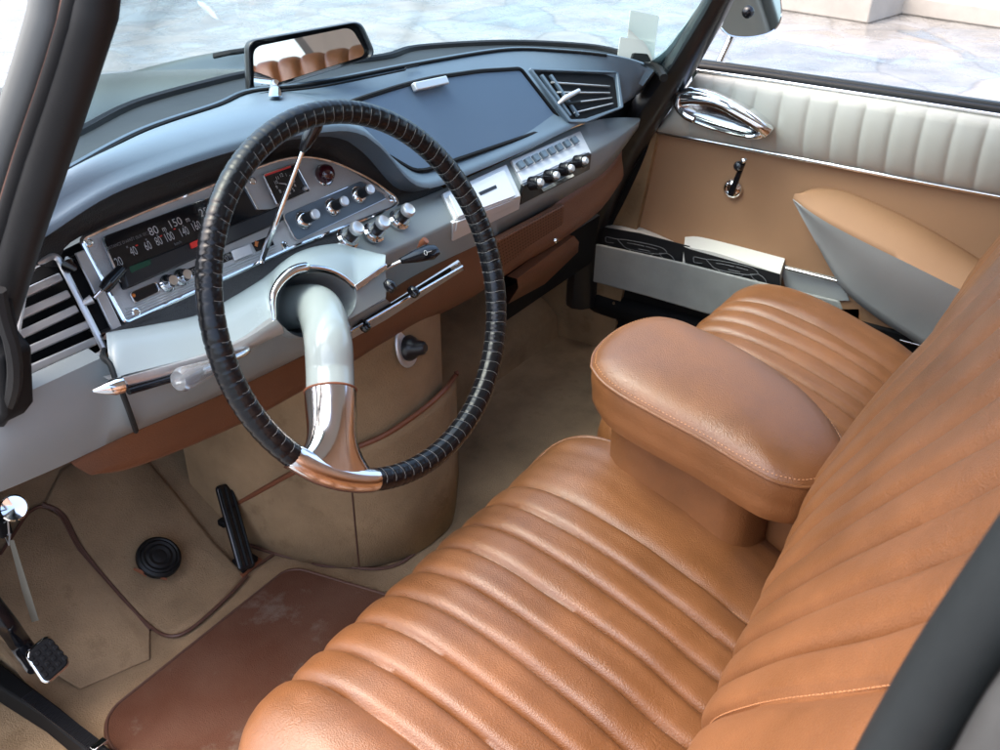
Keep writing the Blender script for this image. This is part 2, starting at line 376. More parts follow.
# foot of the left pillar: moulded rubber pieces
a = [X(*p, -.668) for p in [(-30, 300), (14, 296), (20, 330), (33, 346), (35, 402), (28, 411), (8, 420), (-4, 440), (-30, 460)]]
MB().slab(a, (-1, 0, 0), .03).build('pillar_foot', BLACKM, car, bevel=.004)
a = smoothpath([X(*p, -.69) for p in [(-2, 290), (4, 320), (12, 345), (15, 372), (11, 396), (0, 420), (-14, 446)]], 20)
MB().tube(a, .0065, 8).build('pillar_seal', RUBBER, car)
# near door pillar, lower right
a = [X(1016, 518, -.745), X(940, 641, -.75), X(868, 758, -.755), X(845, 800, -.757)]
b = [X(1060, 585, -.76), X(972, 695, -.765), X(918, 790, -.77), X(905, 830, -.77)]
ctr = smoothpath([(p+q)/2 for p, q in zip(a, b)], 16)
PT, PB = V((-.60, -.98, 1.10)), V((-.755, -.40, .02))
MB().tube([PT, ctr[0]*4-ctr[5]*3]+ctr+[PB], .0155, 18).build('door_pillar_seal', SEALR, car)
ctr2 = smoothpath([X(1082, 600, -.765), X(1010, 690, -.77), X(958, 780, -.775), X(940, 830, -.775)], 14)
MB().tube([PT+V((-.01, -.02, 0)), ctr2[0]*4-ctr2[5]*3]+ctr2+[PB+V((-.012, -.02, 0))], .006, 10).build('door_pillar_gap', BLACKM, car)
ctr3 = smoothpath([X(1105, 625, -.775), X(1028, 712, -.78), X(978, 800, -.785), X(960, 850, -.785)], 14)
MB().tube([PT+V((-.02, -.045, 0)), ctr3[0]*4-ctr3[5]*3]+ctr3+[PB+V((-.022, -.045, 0))], .0125, 12).build('door_pillar_trim', DULL, car)
# roof, windscreen header and tail (shade the cabin)
m = MB(); m.grid([[V((x, y, 1.20-.085*abs(x/.58)**3-.34*max(0, (-y-.95))**1.5)) for x in [-.58+1.16*i/24 for i in range(25)]] for y in [-.12-1.9*j/16 for j in range(17)]])
m.build('roof', HEADL, car, solid=.025)
m = MB(); m.grid([[V((x, y, 1.225-.085*abs(x/.60)**3-.34*max(0, (-y-.95))**1.5)) for x in [-.62+1.24*i/24 for i in range(25)]] for y in [-.08-1.98*j/16 for j in range(17)]])
m.build('roof_skin', BODYW, car, solid=.012)
MB().box(V((.70, -.45, .05)), (.02, 0, 0), (0, .80, 0), (0, 0, .17)).build('door_sill', BLACKM, car, bevel=.006)
# windscreen glass between scuttle and roof header
top = smoothpath([V((-.56, -.22, 1.09)), V((-.3, -.14, 1.155)), V((0, -.10, 1.175)), V((.3, -.14, 1.155)), V((.55, -.22, 1.09))], 60)
m = MB(); m.grid([[a.lerp(b, t)+V((0, .03*math.sin(t*math.pi), .01*math.sin(t*math.pi))) for a, b in zip(r5, top)] for t in [k/10 for k in range(11)]])
m.build('windscreen', GLASS, car)
m = MB(); m.tube(top, .02, 10); m.build('windscreen_header', BLACK, car)
# wiper
wp = [X(*p, .30) for p in [(212, 57), (228, 54), (250, 50)]]
m = MB(); m.tube([Z(214, 56, .66), Z(228, 53, .665), Z(262, 48, .66)], .010, 8, flat=.5); m.build('wiper_arm', BLACKM, car)
# sill
a = [Z(*p, .030) for p in [(-80, 598), (0, 662), (60, 707), (101, 741), (150, 780), (140, 800), (86, 751), (40, 713), (0, 688), (-80, 636)]]
MB().slab([p-UPZ*.04 for p in a], UPZ, .040).build('door_sill', BLACKM, car, bevel=.004)
m = MB()
for k in range(40):
    t = k/39; p = Z(28+66*t, 695+50*t, .031); m.box(p, (.0085, 0, 0), (0, .0012, 0), (0, 0, .0016))
m.build('sill_ribs', BLACK, car)
MB().box(Z(99, 745, .032), (.010, 0, 0), (0, .005, 0), (0, 0, .003)).build('sill_clip', CHROME, car, bevel=.001)
a = [Z(*p, -.02) for p in [(-60, 640), (0, 690), (90, 760), (130, 790), (60, 840), (-80, 840)]]
MB().slab([V((p.x, p.y, -.06)) for p in a], UPZ, .05).build('sill_carpet', CARPET, car, bevel=.006)

# ================================================================== FLOOR
TBN = Plane((0, .40, 0), (0, -math.sin(R(34)), math.cos(R(34))))
def FL(px, py, off=0):
    p = Z(px, py, off)
    if p.y > .40: p = TBN(px, py, off)
    return p
m = MB(); m.grid([[V((x, y, 0 if y <= .4 else (y-.4)*math.tan(R(34)))) for x in [-.630+1.330*i/40 for i in range(41)]] for y in [-1.9+.1*j for j in range(23)]+[.36, .4, .44, .5, .6, .7, .8]])
tag(m.build('floor', CARPET_D, sharp=80), kind='structure')
m = MB(); m.grid([[V((x, .80+.0*z, z)) for x in (-.7, 0, .7)] for z in (.2, .35, .46)])
tag(m.build('bulkhead_wall', CARPET_D), kind='structure')
MB().slab([V((-.630, .39, -.02)), V((-.630, .8, -.02)), V((-.630, .8, .270)), V((-.630, .40, .0))], (1, 0, 0), .006).build('toe_board_edge', CARPET_D, car)
# left kick wall behind sill
m = MB(); m.slab([V((-.70, .55, .0)), V((-.70, .8, .0)), V((-.70, .8, .55)), V((-.70, .55, .55))], (-1, 0, 0), .03)
m.build('kick_panel', CARPET_D, car)
m = MB(); m.slab([V((.67, .24, .0)), V((.67, .8, .0)), V((.67, .8, .55)), V((.67, .16, .55))], (1, 0, 0), .03)
m.build('kick_panel', CARPET, car)
# middle carpet piece with raised ridge
cpt = thing('carpet_piece', FL(150, 560), 'brown toe board carpet with piped edge carrying the round brake button', 'carpet')
poly = [FL(*p) for p in [(42, 506), (62, 516), (82, 552), (120, 598), (150, 629), (171, 638), (192, 629), (225, 600), (246, 578), (215, 545), (180, 500), (148, 462), (100, 445), (60, 470)]]
ppx = [(42, 506), (62, 516), (82, 552), (120, 598), (150, 629), (171, 638), (192, 629), (225, 600), (246, 578), (215, 545), (180, 500), (148, 462), (100, 445), (60, 470)]
def carp(k, off):
    return [FL(148+(p[0]-148)*k, 545+(p[1]-545)*k)+TBN.n*off for p in ppx]
m = MB(); m.grid([carp(1, 0), carp(.985, .005), carp(.96, .0075), carp(.9, .009), carp(.7, .010), carp(.4, .010), carp(.2, .010), carp(.0005, .010)], cu=True)
m.build('carpet_pad', CARPET_D, cpt, sharp=60)
m = MB(); m.tube([p+V((0, -.004, .006)) for p in smoothpath(poly[:9], 60)], .0028, 8); m.build('piping', BEAD, cpt)
cp2 = thing('carpet_piece', FL(60, 580), 'dark brown carpet at the far left footwell with a piped front edge', 'carpet')
poly2 = [FL(*p) for p in [(-30, 590), (0, 556), (12, 538), (28, 515), (42, 508), (60, 517), (80, 552), (120, 599), (150, 631), (150, 660), (80, 690), (0, 640)]]
m = MB(); m.slab(poly2, (0, -.3, .95), .004); m.build('carpet_pad', CARPET_D, cp2, bevel=.002)
m = MB(); m.tube([p+V((0, -.002, .004)) for p in smoothpath(poly2[1:9], 50)], .0025, 8); m.build('piping', BEAD, cp2)
# piping on floor carpet edge right of middle piece
fe = thing('carpet_edging', FL(270, 565), 'red brown piped carpet edge curving around the drum foot', 'carpet edging')
m = MB(); m.tube(smoothpath([FL(*p)+UPZ*.003 for p in [(216, 600), (240, 578), (265, 562), (284, 550), (298, 556), (318, 566), (345, 568), (380, 570), (405, 562), (430, 540)]], 50), .0028, 8); m.build('piping', BEAD, fe)
# driver floor mat
mt = [Z(*p, .004) for p in [(105, 716), (285, 572), (300, 570), (400, 600), (560, 700), (420, 900), (160, 800), (104, 745)]]
mat_o = thing('floor_mat', Z(230, 680, .004), 'dark red brown rubber mat with dusty scuffs in front of the driver seat', 'floor mat')
P = roundpoly(mt, [.03, .02, .02, .01, .02, .02, .02, .02], 6)
m = MB(); m.slab(P, UPZ, .006); m.build('mat_sheet', MATM, mat_o, bevel=.002)
pp = [p+UPZ*.006 for p in P]; cc = sum(pp, V())/len(pp)
m = MB(); m.tube([cc+(p-cc)*.985 for p in pp], .0022, 8, closed=True); m.build('mat_edging', BEAD, mat_o)

# ================================================================== HEATER DRUM
dr = thing('heater_drum', (-.06, .48, 0), 'tan carpeted drum under the dashboard with a leather edged pocket and a vent knob', 'console')
DX, DY, DA, DB = -.060, .52, .190, .345
def drum(ang, z, k=1.0):
    c, s_ = math.cos(ang), math.sin(ang)
    ee = 2/2.3
    return V((DX+DA*k*math.copysign(abs(c)**ee, c), DY+DB*k*math.copysign(abs(s_)**ee, s_), z))
m = MB(); m.grid([[drum(math.pi+math.pi*i/60*1.0, z, 1) for i in range(61)] for z in (0, .012, .03, .08, .14, .2, .26, .32, .38, .44, .5)])
m.build('drum_shell', CARPET, dr, sharp=80)
m = MB(); m.tube([drum(math.pi+math.pi*i/60, .004, 1.015) for i in range(61)], .003, 8); m.build('drum_piping', BEAD, dr)
# pocket: front skin standing 1.2 cm proud with a leather lip
def drum_hit(px, py, k=1.0):
    best = None
    for i in range(400):
        p = CC+ray(px, py)*(1.0+i*.0025)
        u = (abs((p.x-DX)/(DA*k))**2.3+abs((p.y-DY)/(DB*k))**2.3)
        if u <= 1: return p
    return CC+ray(px, py)*1.7
lip = smoothpath([drum_hit(p[0], p[1], 0.990+.060*min(1, i/4)) for i, p in enumerate([(236, 504), (262, 490), (285, 477), (308, 466), (332, 456), (360, 446), (385, 435), (410, 419), (432, 402), (448, 386), (455, 376)])], 48)
m = MB(); rows = []
for p in lip: rows.append([p+V((0, 0, -p.z*h)) for h in (0, .1, .3, .6, .985)])
m.grid(rows); m.build('pocket_front', CARPET, dr, solid=.004)
m = MB(); m.tube(lip+[drum_hit(457, 374, 1.04), drum_hit(456, 371, 1.0)], .0042, 8); m.build('pocket_lip', PIPE_D, dr)
sp0 = drum_hit(352, 492, 1.064); sp1 = drum_hit(353, 562, 1.064)
MB().tube(lin([V((sp0.x, sp0.y, sp0.z)), V((sp0.x, sp0.y, .004))], 12), .0014, 6).build('drum_seam', BEAD, dr)
# vent knob
kc = drum_hit(405, 348); nn = (V((kc.x-DX, (kc.y-DY)*.35, 0))).normalized(); nn = V((.15, -1, .25)).normalized()
m = MB(); ux = nn.cross(UPZ).normalized(); uz = ux.cross(nn)
ol = [kc+ux*(math.cos(a)*.026)+uz*(math.sin(a)*.036 if math.sin(a) > 0 else math.sin(a)*.030) for a in [2*math.pi*k/28 for k in range(28)]]
m.slab(ol, nn, .006); m.build('vent_bezel', SATIN, dr, bevel=.003)
MB().lathe(kc+nn*.006, nn, [(.019, 0), (.019, .004), (.016, .010), (.011, .016), (.010, .026), (.006, .030)]).build('vent_knob', BLACK, dr)
# passenger side low carpet step
cst = thing('carpet_step', V((.3, .5, 0)), 'brown carpeted foot ramp in the passenger footwell', 'carpet')
m = MB(); m.grid([[V((x, y, z)) for x in (.13, .3, .5, .665)] for y, z in ((.37, .0), (.375, .05), (.40, .075), (.5, .13), (.8, .3))])
m.build('ramp', CARPET_D, cst, sharp=50)

# ================================================================== PEDALS
br = thing('brake_button', TBN(160, 556), 'round black ribbed rubber brake button on the toe board', 'pedal')
pc = TBN(159, 557, .034); tn = TBN.n
MB().lathe(pc-tn*.02, tn, [(.016, -.01), (.018, .006), (.0315, .010), (.034, .016), (.033, .022), (.029, .025), (.027, .0235), (.024, .0255), (.020, .024), (.016, .026), (.011, .0245), (.007, .026), (.001, .026)], 36).build('button_cap', RUBBER, br, sharp=30)
m = MB(); a = FL(132, 572, .02); m.tube([pc-tn*.012+V((-.03, -.012, -.003)), a+tn*.012, pc-tn*.012+V((-.012, -.034, -.012))], .002, 6); m.build('gaiter_piping', PIPE_D, br)
ac = thing('accelerator_pedal', FL(240, 566), 'long narrow black accelerator pedal hinged on a square leather patch', 'pedal')
b0 = FL(246, 570, .01); b1 = Y(222, 485, b0.y+.085); ax = (b1-b0).normalized(); sx = V((1, 0, 0)); sx = (sx-ax*sx.dot(ax)).normalized(); nz = sx.cross(ax)
if nz.dot(CC-b0) < 0: nz = -nz
def strip(o, w, l0, l1, n=4, r=.008): return roundpoly([o+ax*l0-sx*w, o+ax*l0+sx*w, o+ax*l1+sx*w, o+ax*l1-sx*w], r, n)
Lp = (b1-b0).length
MB().slab(strip(b0, .0150, 0, Lp), nz, .008).build('pedal_plate', BLACKG, ac, bevel=.003)
m = MB()
for q in (-.010, 0, .010): m.box(b0+ax*(Lp*.5)+sx*q+nz*.0092, sx*.0016, ax*(Lp*.46), nz*.0016)
m.build('pedal_rib', SEALR, ac, bevel=.001)
m = MB(); q = [FL(*p)+V((0, -.002, .004)) for p in [(226, 566), (246, 552), (262, 562), (242, 580)]]
m.ring(q, [sum(q, V())/4+(p-sum(q, V())/4)*.72 for p in q], (0, -.3, .95), .003); m.build('leather_patch', PIPE_D, ac, bevel=.001)
m = MB().slab([sum(q, V())/4+(p-sum(q, V())/4)*.75 for p in q], (0, -.3, .95), .012); m.build('hinge_block', BLACKM, ac, bevel=.002)
MB().box(FL(224, 522, .02), (.008, 0, 0), (0, .008, 0), (0, 0, .006)).build('pedal_stop', BLACKM, ac, bevel=.003)
pk = thing('parking_brake_pedal', Z(47, 660, .10), 'square ribbed rubber pedal with chrome rim on a bent black arm', 'pedal')
pp_ = Plane(Z(47, 660, .10), (-.05, -.72, .70))
oq = roundpoly([pp_(*p) for p in [(22, 654), (47, 634), (71, 664), (44, 688)]], .011, 5)
MB().slab(oq, pp_.n, .010).build('pad_rim', CHROME, pk, bevel=.003)
oc = sum(oq, V())/len(oq); MB().slab([oc+(p-oc)*.90 + pp_.n*.008 for p in oq], pp_.n, .004).build('rubber_pad', RUBBER, pk, bevel=.002)
m = MB()
e1 = (pp_(47, 634)-pp_(22, 654)).normalized(); e2 = pp_.n.cross(e1)
for i in range(4):
    for j in range(4): m.box(oc+pp_.n*.0125+e1*(i-1.5)*.010+e2*(j-1.5)*.009, e1*.0032, e2*.003, pp_.n*.0012)
m.build('pad_studs', RUBBER, pk, bevel=.001)
m = MB(); m.tube(smoothpath([X(-40, 560, -.66), X(-12, 600, -.65), X(8, 626, -.64), X(22, 646, -.63), oc-pp_.n*.004+e1*-.012], 24), .009, 10, flat=1.5); m.build('pedal_arm', BLACKG, pk)
rk = thing('release_pull', X(14, 508, -.60), 'round chrome release pull with a pale strap hanging under the dashboard', 'pull knob')
kc = X(14, 508, -.60); kn = V((-.35, -.75, .55)).normalized()
MB().lathe(kc-kn*.012, kn, [(.008, -.02), (.010, 0), (.0155, .006), (.0165, .010), (.0145, .013), (.001, .0105)], 32).build('knob', CHROME, rk, sharp=20)
m = MB(); m.tube([X(2, 524, -.60), X(8, 520, -.60), X(9, 535, -.60), X(3, 533, -.60), X(9, 545, -.60), X(10, 534, -.6)], .0012, 6); m.build('wire_clip', SATIN, rk)
m = MB(); q = [X(*p, -.60) for p in [(9, 540), (14, 540), (39, 620), (32, 622), (22, 590)]]; m.slab(q, (-.5, -.7, .4), .0015); m.build('strap', STRAP, rk)
MB().box(X(4, 528, -.6)+V((.0, .004, 0)), (.008, 0, 0), (0, .008, 0), (0, 0, .012)).build('bracket', BLACKM, rk, bevel=.002)
# ================================================================== DASHBOARD
da = thing('dashboard', V((0, .2, .45)), 'slate topped dashboard with grey fascia, chrome instruments and brown leather underside', 'dashboard')
IP = Plane((-.35, .195, .60), (0, -math.cos(R(30)), .5)); IX = V((1, 0, 0)); IY = V((0, .5, math.cos(R(30)))); IN = IP.n
NS = 90
# hood lip R1 (left) continuing as the pad's lower edge (right)
R1 = [(-30, 290, .15), (10, 258, .16), (44, 238, .168), (102, 200, .172), (153, 178, .173), (204, 160, .173), (248, 147, .172), (296, 136, .171), (343, 131, .170), (364, 135, .168), (384, 151, .166), (408, 180, .164), (424, 188, .163), (440, 186, .162), (466, 176, .163), (530, 148.5, .165), (574, 127, .166), (592, 119, .168), (618, 107, .172), (640, 93, .176), (664, 76, .165)]
r1c = [Y(*p) for p in R1]
r1 = lin(smoothpath(r1c[:10], 40)+smoothpath(r1c[9:], 50)[1:], NS)
r4n = smoothpath([Z(-40, 280, .735)]+[Z(p[0], p[1], z) for p, z in zip(R4, R4z)], 60)
# pad: rows between lip and rear edge; lip has a rolled front, the top bulges
def par(path, n): return lin(path, n)
# match stations by x to keep the rows from shearing
def byx(path, xs):
    P = sorted(path, key=lambda p: p.x); out = []
    j = 0
    for x in xs:
        while j < len(P)-2 and P[j+1].x < x: j += 1
        a, b = P[j], P[j+1]; t = (x-a.x)/max(1e-6, b.x-a.x); t = min(1.0, max(0, t)); out.append(a.lerp(b, t))
    return out
r4d = smoothpath([Z(-40, 280, .735)]+[Z(p[0], p[1], z) for p, z in zip(R4, R4z)], 300)
x0, x1 = r1[0].x, r1[-1].x
rear = []
for p in r1:
    rear.append(byx(r4d, [min(max(p.x, r4d[0].x+.001), r4d[-1].x-.001)])[0])
rows = []
NR = 16
r1u = []
for i, (a, b) in enumerate(zip(r1, rear)):
    pass
def padrow(t):
    out = []
    for a, b in zip(r1, rear):
        rise = .016
        # quarter-round lip then straight to the rear with a slight crown
        if t < .2:
            s = t/.2*math.pi/2; d = (b-a); d.z = 0; d.normalize()
            q = a + d*(.009*(1-math.cos(s))) + UPZ*(.010*math.sin(s))
        else:
            s = (t-.2)/.8; d = (b-a); dz = d.copy(); dz.z = 0; dz.normalize()
            q0 = a+dz*.009+UPZ*.010
            q = q0.lerp(b, s)+UPZ*((.016 if a.x < -.12 else .003 if a.x > .0 else .003+.013*(-a.x/.12))*math.sin(math.pi*s**.75))
        out.append(q)
    return out
rows = [[p+V((0, .03, -.012)) for p in r1]]+[padrow(k/NR) for k in range(NR+1)]
rows.append([p+V((0, .02, -.03)) for p in rows[-1]])
m = MB(); m.grid(rows); m.build('dash_pad', PAD, da, sharp=70)
# grooves along the rear of the pad
for dy, rr in ((0, .0028), (-.020, .0014)):
    pts = [p+V((0, dy*(.5 if p.x > .1 else 1), .0015-dy*.02)) for p in r4d[10:280:3] if not (dy and p.x > .15)]
    MB().tube(pts, rr, 6).build('pad_groove', BLACKM, da)
MB().tube([p+V((0, .006, .002)) for p in r4d[5:295:3]], .0028, 6).build('pad_edge_bead', PAD, da)
# glovebox lid, sitting 3 mm proud inside a dark shut line
LP = plane3(Y(452, 160, .188), Y(560, 124, .188), Z(470, 74, .700))
LPpx = [(424, 170.5), (561, 124), (519, 69.5), (478, 72), (430, 79), (396, 88), (362, 99), (343, 106), (339, 113), (350, 128), (378, 150), (412, 170)]
lid = roundpoly([LP(*p, .006) for p in LPpx], [.012, .008, .008, .02, .03, .03, .02, .006, .006, .02, .02, .012], 5)
lc = sum(lid, V())/len(lid)
m = MB().slab([lc+(p-lc)*1.022-LP.n*.006 for p in lid], LP.n, .0055); m.build('lid_gap', BLACKM, da)
MB().tube([lc+(p-lc)*1.012+LP.n*.001 for p in lid], .0036, 6, closed=True).build('lid_shut_line', BLACKM, da)
glv = MB().slab([p-LP.n*.010 for p in lid], LP.n, .0115).build('glovebox_lid', LID, da, bevel=.0025, seg=3)
hx = (LP(446, 80)-LP(414, 87)).normalized(); hy = LP.n.cross(hx)
hc = LP(428.5, 85, .010)
hl = (LP(446, 80)-LP(414, 87)).length/2
m = MB(); m.box(hc+LP.n*.004, hx*hl, hy*.0060, LP.n*.0045); m.build('lid_handle', SATIN, glv, bevel=.002, seg=3)
# raised shoulder (pad under the lid, so that lid sits on vinyl)
sh = [lc+(p-lc)*1.09-LP.n*.022 for p in lid]
# hood recess lining
cl_edge = [(60, 268), (66, 250), (80, 239), (100, 230), (150, 208), (200, 190), (242, 172), (280, 159), (304, 156), (332, 161), (370, 179), (392, 194), (397, 201), (396, 205)]
ce = [IP(*p, -.002) for p in cl_edge]
cE = lin(smoothpath(ce, 120), 50)
hl1 = lin([p+V((0, .004, .001)) for p in r1 if p.x < -.045]+[Y(424, 188, .166), Y(432, 190, .168)], 50)
m = MB(); m.grid([hl1, [a.lerp(b, .35)+V((0, .018, .006)) for a, b in zip(hl1, cE)], [a.lerp(b, .75)+V((0, .016, .004)) for a, b in zip(hl1, cE)], [p+V((0, .004, 0)) for p in cE], [p+V((0, .03, -.0)) for p in cE]])
m.build('instrument_hood_lining', HOODB, da, sharp=75)
m = MB(); q = [IP(*p, -.010) for p in [(360, 170), (430, 178), (446, 190), (410, 204), (390, 214), (330, 215)]]; m.slab(q, -IN, .01); m.build('hood_end_panel', HOODB, da)
# ---- instrument panel
ipo = [(80, 240), (100, 230.5), (150, 209), (200, 190), (242, 173), (280, 159.5), (304, 156.5), (332, 161.5), (370, 179.5), (394, 197), (397, 203), (392, 208), (294, 247), (127, 323), (123, 321)]
po = roundpoly([IP(*p) for p in ipo], [.006, .004, .02, .02, .02, .02, .02, .02, .02, .008, .004, .006, .01, .004, .004], 4)
pan = MB().slab([p-IN*.004 for p in po], IN, .004).build('instrument_panel', STEEL, da, bevel=.001)
cc = sum(po, V())/len(po)
m = MB().tube([p+IN*.001 for p in po], .0028, 8, closed=True, up=IN); m.build('panel_rim', CHROME, pan)
def frame(px, off, w, t, name, mt, par, rad=.006, pl=IP):
    o = roundpoly([pl(*p, off) for p in px], rad, 4); c = sum(o, V())/len(o)
    inn = [p+(c-p).normalized()*w for p in o]
    return MB().ring(o, inn, pl.n, t).build(name, mt, par, bevel=min(w, t)*.3)
def plate(px, off, t, name, mt, par, rad=.006, pl=IP, bevel=.001):
    o = roundpoly([pl(*p, off) for p in px], rad, 4)
    return MB().slab(o, pl.n, t).build(name, mt, par, bevel=bevel)
# speedometer
sp = [(99.5, 238), (244, 184.5), (258, 210), (277, 209), (281, 222), (122, 291)]
spd = plate(sp, .0004, .0012, 'speedometer', BLACKG, pan, [.006, .004, .002, .002, .002, .004])
frame(sp[:4]+[(258, 222), (120, 284)], .0012, .0022, .0022, 'window_rim', CHROME, spd, [.006, .004, .002, .002, .002, .004])
m = MB()
def tx(mb, s, px, py, size, off=.0024, ang=0, sxk=1.0, align='CENTER', pl=IP):
    c, s_ = math.cos(ang), math.sin(ang)
    mb.text(s, pl(px, py, off), (IX*c+IY*s_)*sxk, IY*c-IX*s_, size, align)
for s, x, y in (('20', 119, 262), ('40', 133.6, 251.5), ('60', 148, 246), ('80', 158.8, 241.3), ('100', 169.3, 237.2), ('140', 184, 232), ('160', 196.2, 226.3), ('180', 209, 220)): tx(m, s, x, y, .0135, sxk=.62)
m.build('speed_numerals', MARK, spd, fixn=False)
m = MB()
for s, x, y in (('80', 153.5, 231), ('150', 175, 223), ('250', 206, 211.5)): tx(m, s, x, y, .0125, sxk=1.0)
for s, x, y in (('m', 164, 229), ('m', 187.5, 219.5)): tx(m, s, x, y, .009, sxk=.8)
m.build('distance_numerals', MARK, spd, fixn=False)
m = MB(); tx(m, "DISTANCE D'ARRÊT (SUR SEC)", 128, 240.8, .0046, sxk=.86); tx(m, 'km/h', 178, 243, .005)
for x, y in ((127, 247), (146, 239.5), (157, 235.5), (166, 232), (183, 226), (193, 221.5)):
    p = IP(x, y, .0022); m.slab([p+IX*a*.0009+IY*b*.0009 for a, b in ((-1, -1), (1, -1), (1, 1), (-1, 1))], IN, .0003)
m.build('dial_lettering', MARKG, spd, fixn=False)
for x, y in ((136.5, 245.5), (161, 236), (174.5, 229)):
    m = MB(); p = IP(x, y, .0022); m.slab([p+IX*a*.0014+IY*b*.0007 for a, b in ((-1, -1), (1, -1), (1, 1), (-1, 1))], IN, .0003); m.build('dial_tick', RED, spd)
bar = plate([(117, 272), (275, 208), (280, 222), (123, 291)], .001, .011, 'speedometer_bar', BLACK, pan, .003, bevel=.002)
plate([(189, 243.5), (198.5, 239.5), (200, 246), (191, 249)], .0122, .0022, 'needle', RED, bar, .0008)
plate([(129, 267), (150, 259), (151, 264.5), (131, 273)], .0122, .0006, 'tell_tale_lens', GREEN, bar, .0008)
m = MB(); m.tube([IP(121, 270, .015), IP(108, 284, .02), IP(103, 290, .016)], [.006, .007, .005], 12); m.build('slider_knob', BLACKG, bar)
MB().tube([IP(104, 288, .014), IP(94, 298, .010)], .0022, 10).build('slider_pin', CHROME, bar)
# lower row
p1 = [(128, 293), (156, 281.5), (160, 291.5), (134, 304)]
pl_ = plate(p1, .0005, .001, 'warning_window', BLACKG, pan, .004); frame(p1, .001, .0016, .002, 'window_rim', CHROME, pl_, .004)
m = MB(); p = IP(133.5, 295.5, .002); m.lathe(p, IN, [(.0022, 0), (.0018, .0012), (.0001, .0014)], 12); m.build('lamp_lens', AMBER, pl_)
for x, y in ((166, 284), (180, 278)):
    MB().lathe(IP(x, y), IN, [(.0095, 0), (.0095, .004), (.0075, .006), (.0070, .014), (.0055, .017), (.0001, .0175)], 24).build('chrome_button', CHROME, pan)
od = plate([(185, 270), (230, 252), (233, 259), (188, 278)], .0005, .001, 'odometer', BLACKG, pan, .001)
m = MB(); tx(m, '3950', 192.5, 272.3, .0085, sxk=.8); m.build('trip_digits', MARKG, od, fixn=False)
m = MB(); tx(m, '0', 226.5, 258.5, .008); m.build('odometer_digit', MARKG, od, fixn=False)
plate([(230, 251), (248.5, 244), (252, 254), (234, 261.5)], .0008, .0022, 'silver_cover', SATIN, pan, .001)
wl = plate([(251, 243), (270, 235.5), (274, 245), (256, 252)], .0005, .001, 'warning_window', BLACKG, pan, .001)
p = IP(256.5, 243.5, .0018); MB().slab([p+IX*a*.004+IY*b*.004 for a, b in ((-1, -.4), (-.3, -1), (.3, -.3), (1, .2), (.3, .5), (0, 1), (-.4, .4))], IN, .0004).build('lamp_symbol', AMBER, wl)
# ribbed strip along the lower edge
m = MB()
for k in range(7): m.tube([IP(126+k*.0, 318-k*3.0, .0006), IP(276, 253-k*2.6+0, .0006)] if k < 4 else [IP(100+k*2, 297-k*4, .0006), IP(118, 286-k*2, .0006)], .0008, 6)
m.build('ribbing', SATIN, pan)
# screws
for x, y in ((88, 243), (252, 181), (390, 199.5), (284, 245.5), (135.5, 312.5)):
    s_ = MB().lathe(IP(x, y), IN, [(.0052, 0), (.0048, .0016), (.0034, .0022), (.0030, .0014), (.0001, .0014)], 18).build('screw', CHROME, pan)
# clock
ck = [(261, 175), (294.5, 163.5), (309.5, 191.5), (276, 206.5)]
clk = plate(ck, .0005, .003, 'clock', BLACKG, pan, .003); frame(ck, .003, .002, .0035, 'clock_bezel', CHROME, clk, .003)
ctr = sum([IP(*p, .0042) for p in ck], V())/4
m = MB()
for k in range(1, 13):
    a = math.pi/2-k*math.pi/6; q = ctr+(IX*math.cos(a)*.0145+IY*math.sin(a)*.0115)
    m.text(str(k), q, IX, IY, .0062)
m.build('clock_numerals', MARK, clk, fixn=False)
m = MB()
for a, L, w in ((2.75, .010, .0007), (-1.1, .007, .0009)):
    d = IX*math.cos(a)+IY*math.sin(a); e = IN.cross(d); m.slab([ctr-e*w, ctr+e*w, ctr+d*L+e*w*.4, ctr+d*L-e*w*.4], IN, .0006)
m.build('clock_hands', MARK, clk)
m = MB(); q = [IP(*p, .0045) for p in [(264, 174.5), (290, 165.5), (291, 167.5), (265, 176.5)]]; m.slab(q, IN, .0004); m.build('clock_red_band', RED, clk)
MB().lathe(IP(304, 189, .003), IN, [(.003, 0), (.003, .004), (.0015, .005), (.0001, .005)], 14).build('setting_knob', SATIN, clk)
# red warning lamp
lm = MB().lathe(IP(323.5, 176), IN, [(.0142, 0), (.0142, .003), (.0125, .005), (.0120, .003), (.0001, .003)], 30).build('lamp_bezel', CHROME, pan)
MB().lathe(IP(323, 175, .003), IN, [(.0120, 0), (.0116, .009), (.0095, .013), (.0055, .0155), (.0001, .0162)], 30).build('warning_lamp', REDLENS, lm)
# switch plate with three knobs
k3 = [(281, 215.5), (361, 181), (385, 196), (385, 199), (295, 242)]
kp = plate(k3, .0006, .001, 'switch_plate', PAD, pan, [.006, .006, .004, .003, .006]); frame(k3, .0008, .0016, .0022, 'plate_rim', CHROME, kp, [.006, .006, .004, .003, .006])
for x, y in ((303.5, 220), (332.5, 207), (358.5, 195)):
    b = IP(x, y, .0016)
    s_ = MB().lathe(b, IN, [(.0125, 0), (.0122, .002), (.0095, .0045), (.0075, .006), (.0001, .006)], 24).build('switch_knob', CHROME, kp)
    MB().lathe(b+IN*.005, IN, [(.0068, 0), (.0066, .012), (.0066, .018), (.0001, .018)], 20).build('knob_stem', BLACK, s_)
    MB().lathe(b+IN*.023, IN, [(.0066, 0), (.0066, .003), (.0055, .0042), (.0001, .0044)], 20).build('knob_cap', SATIN, s_)
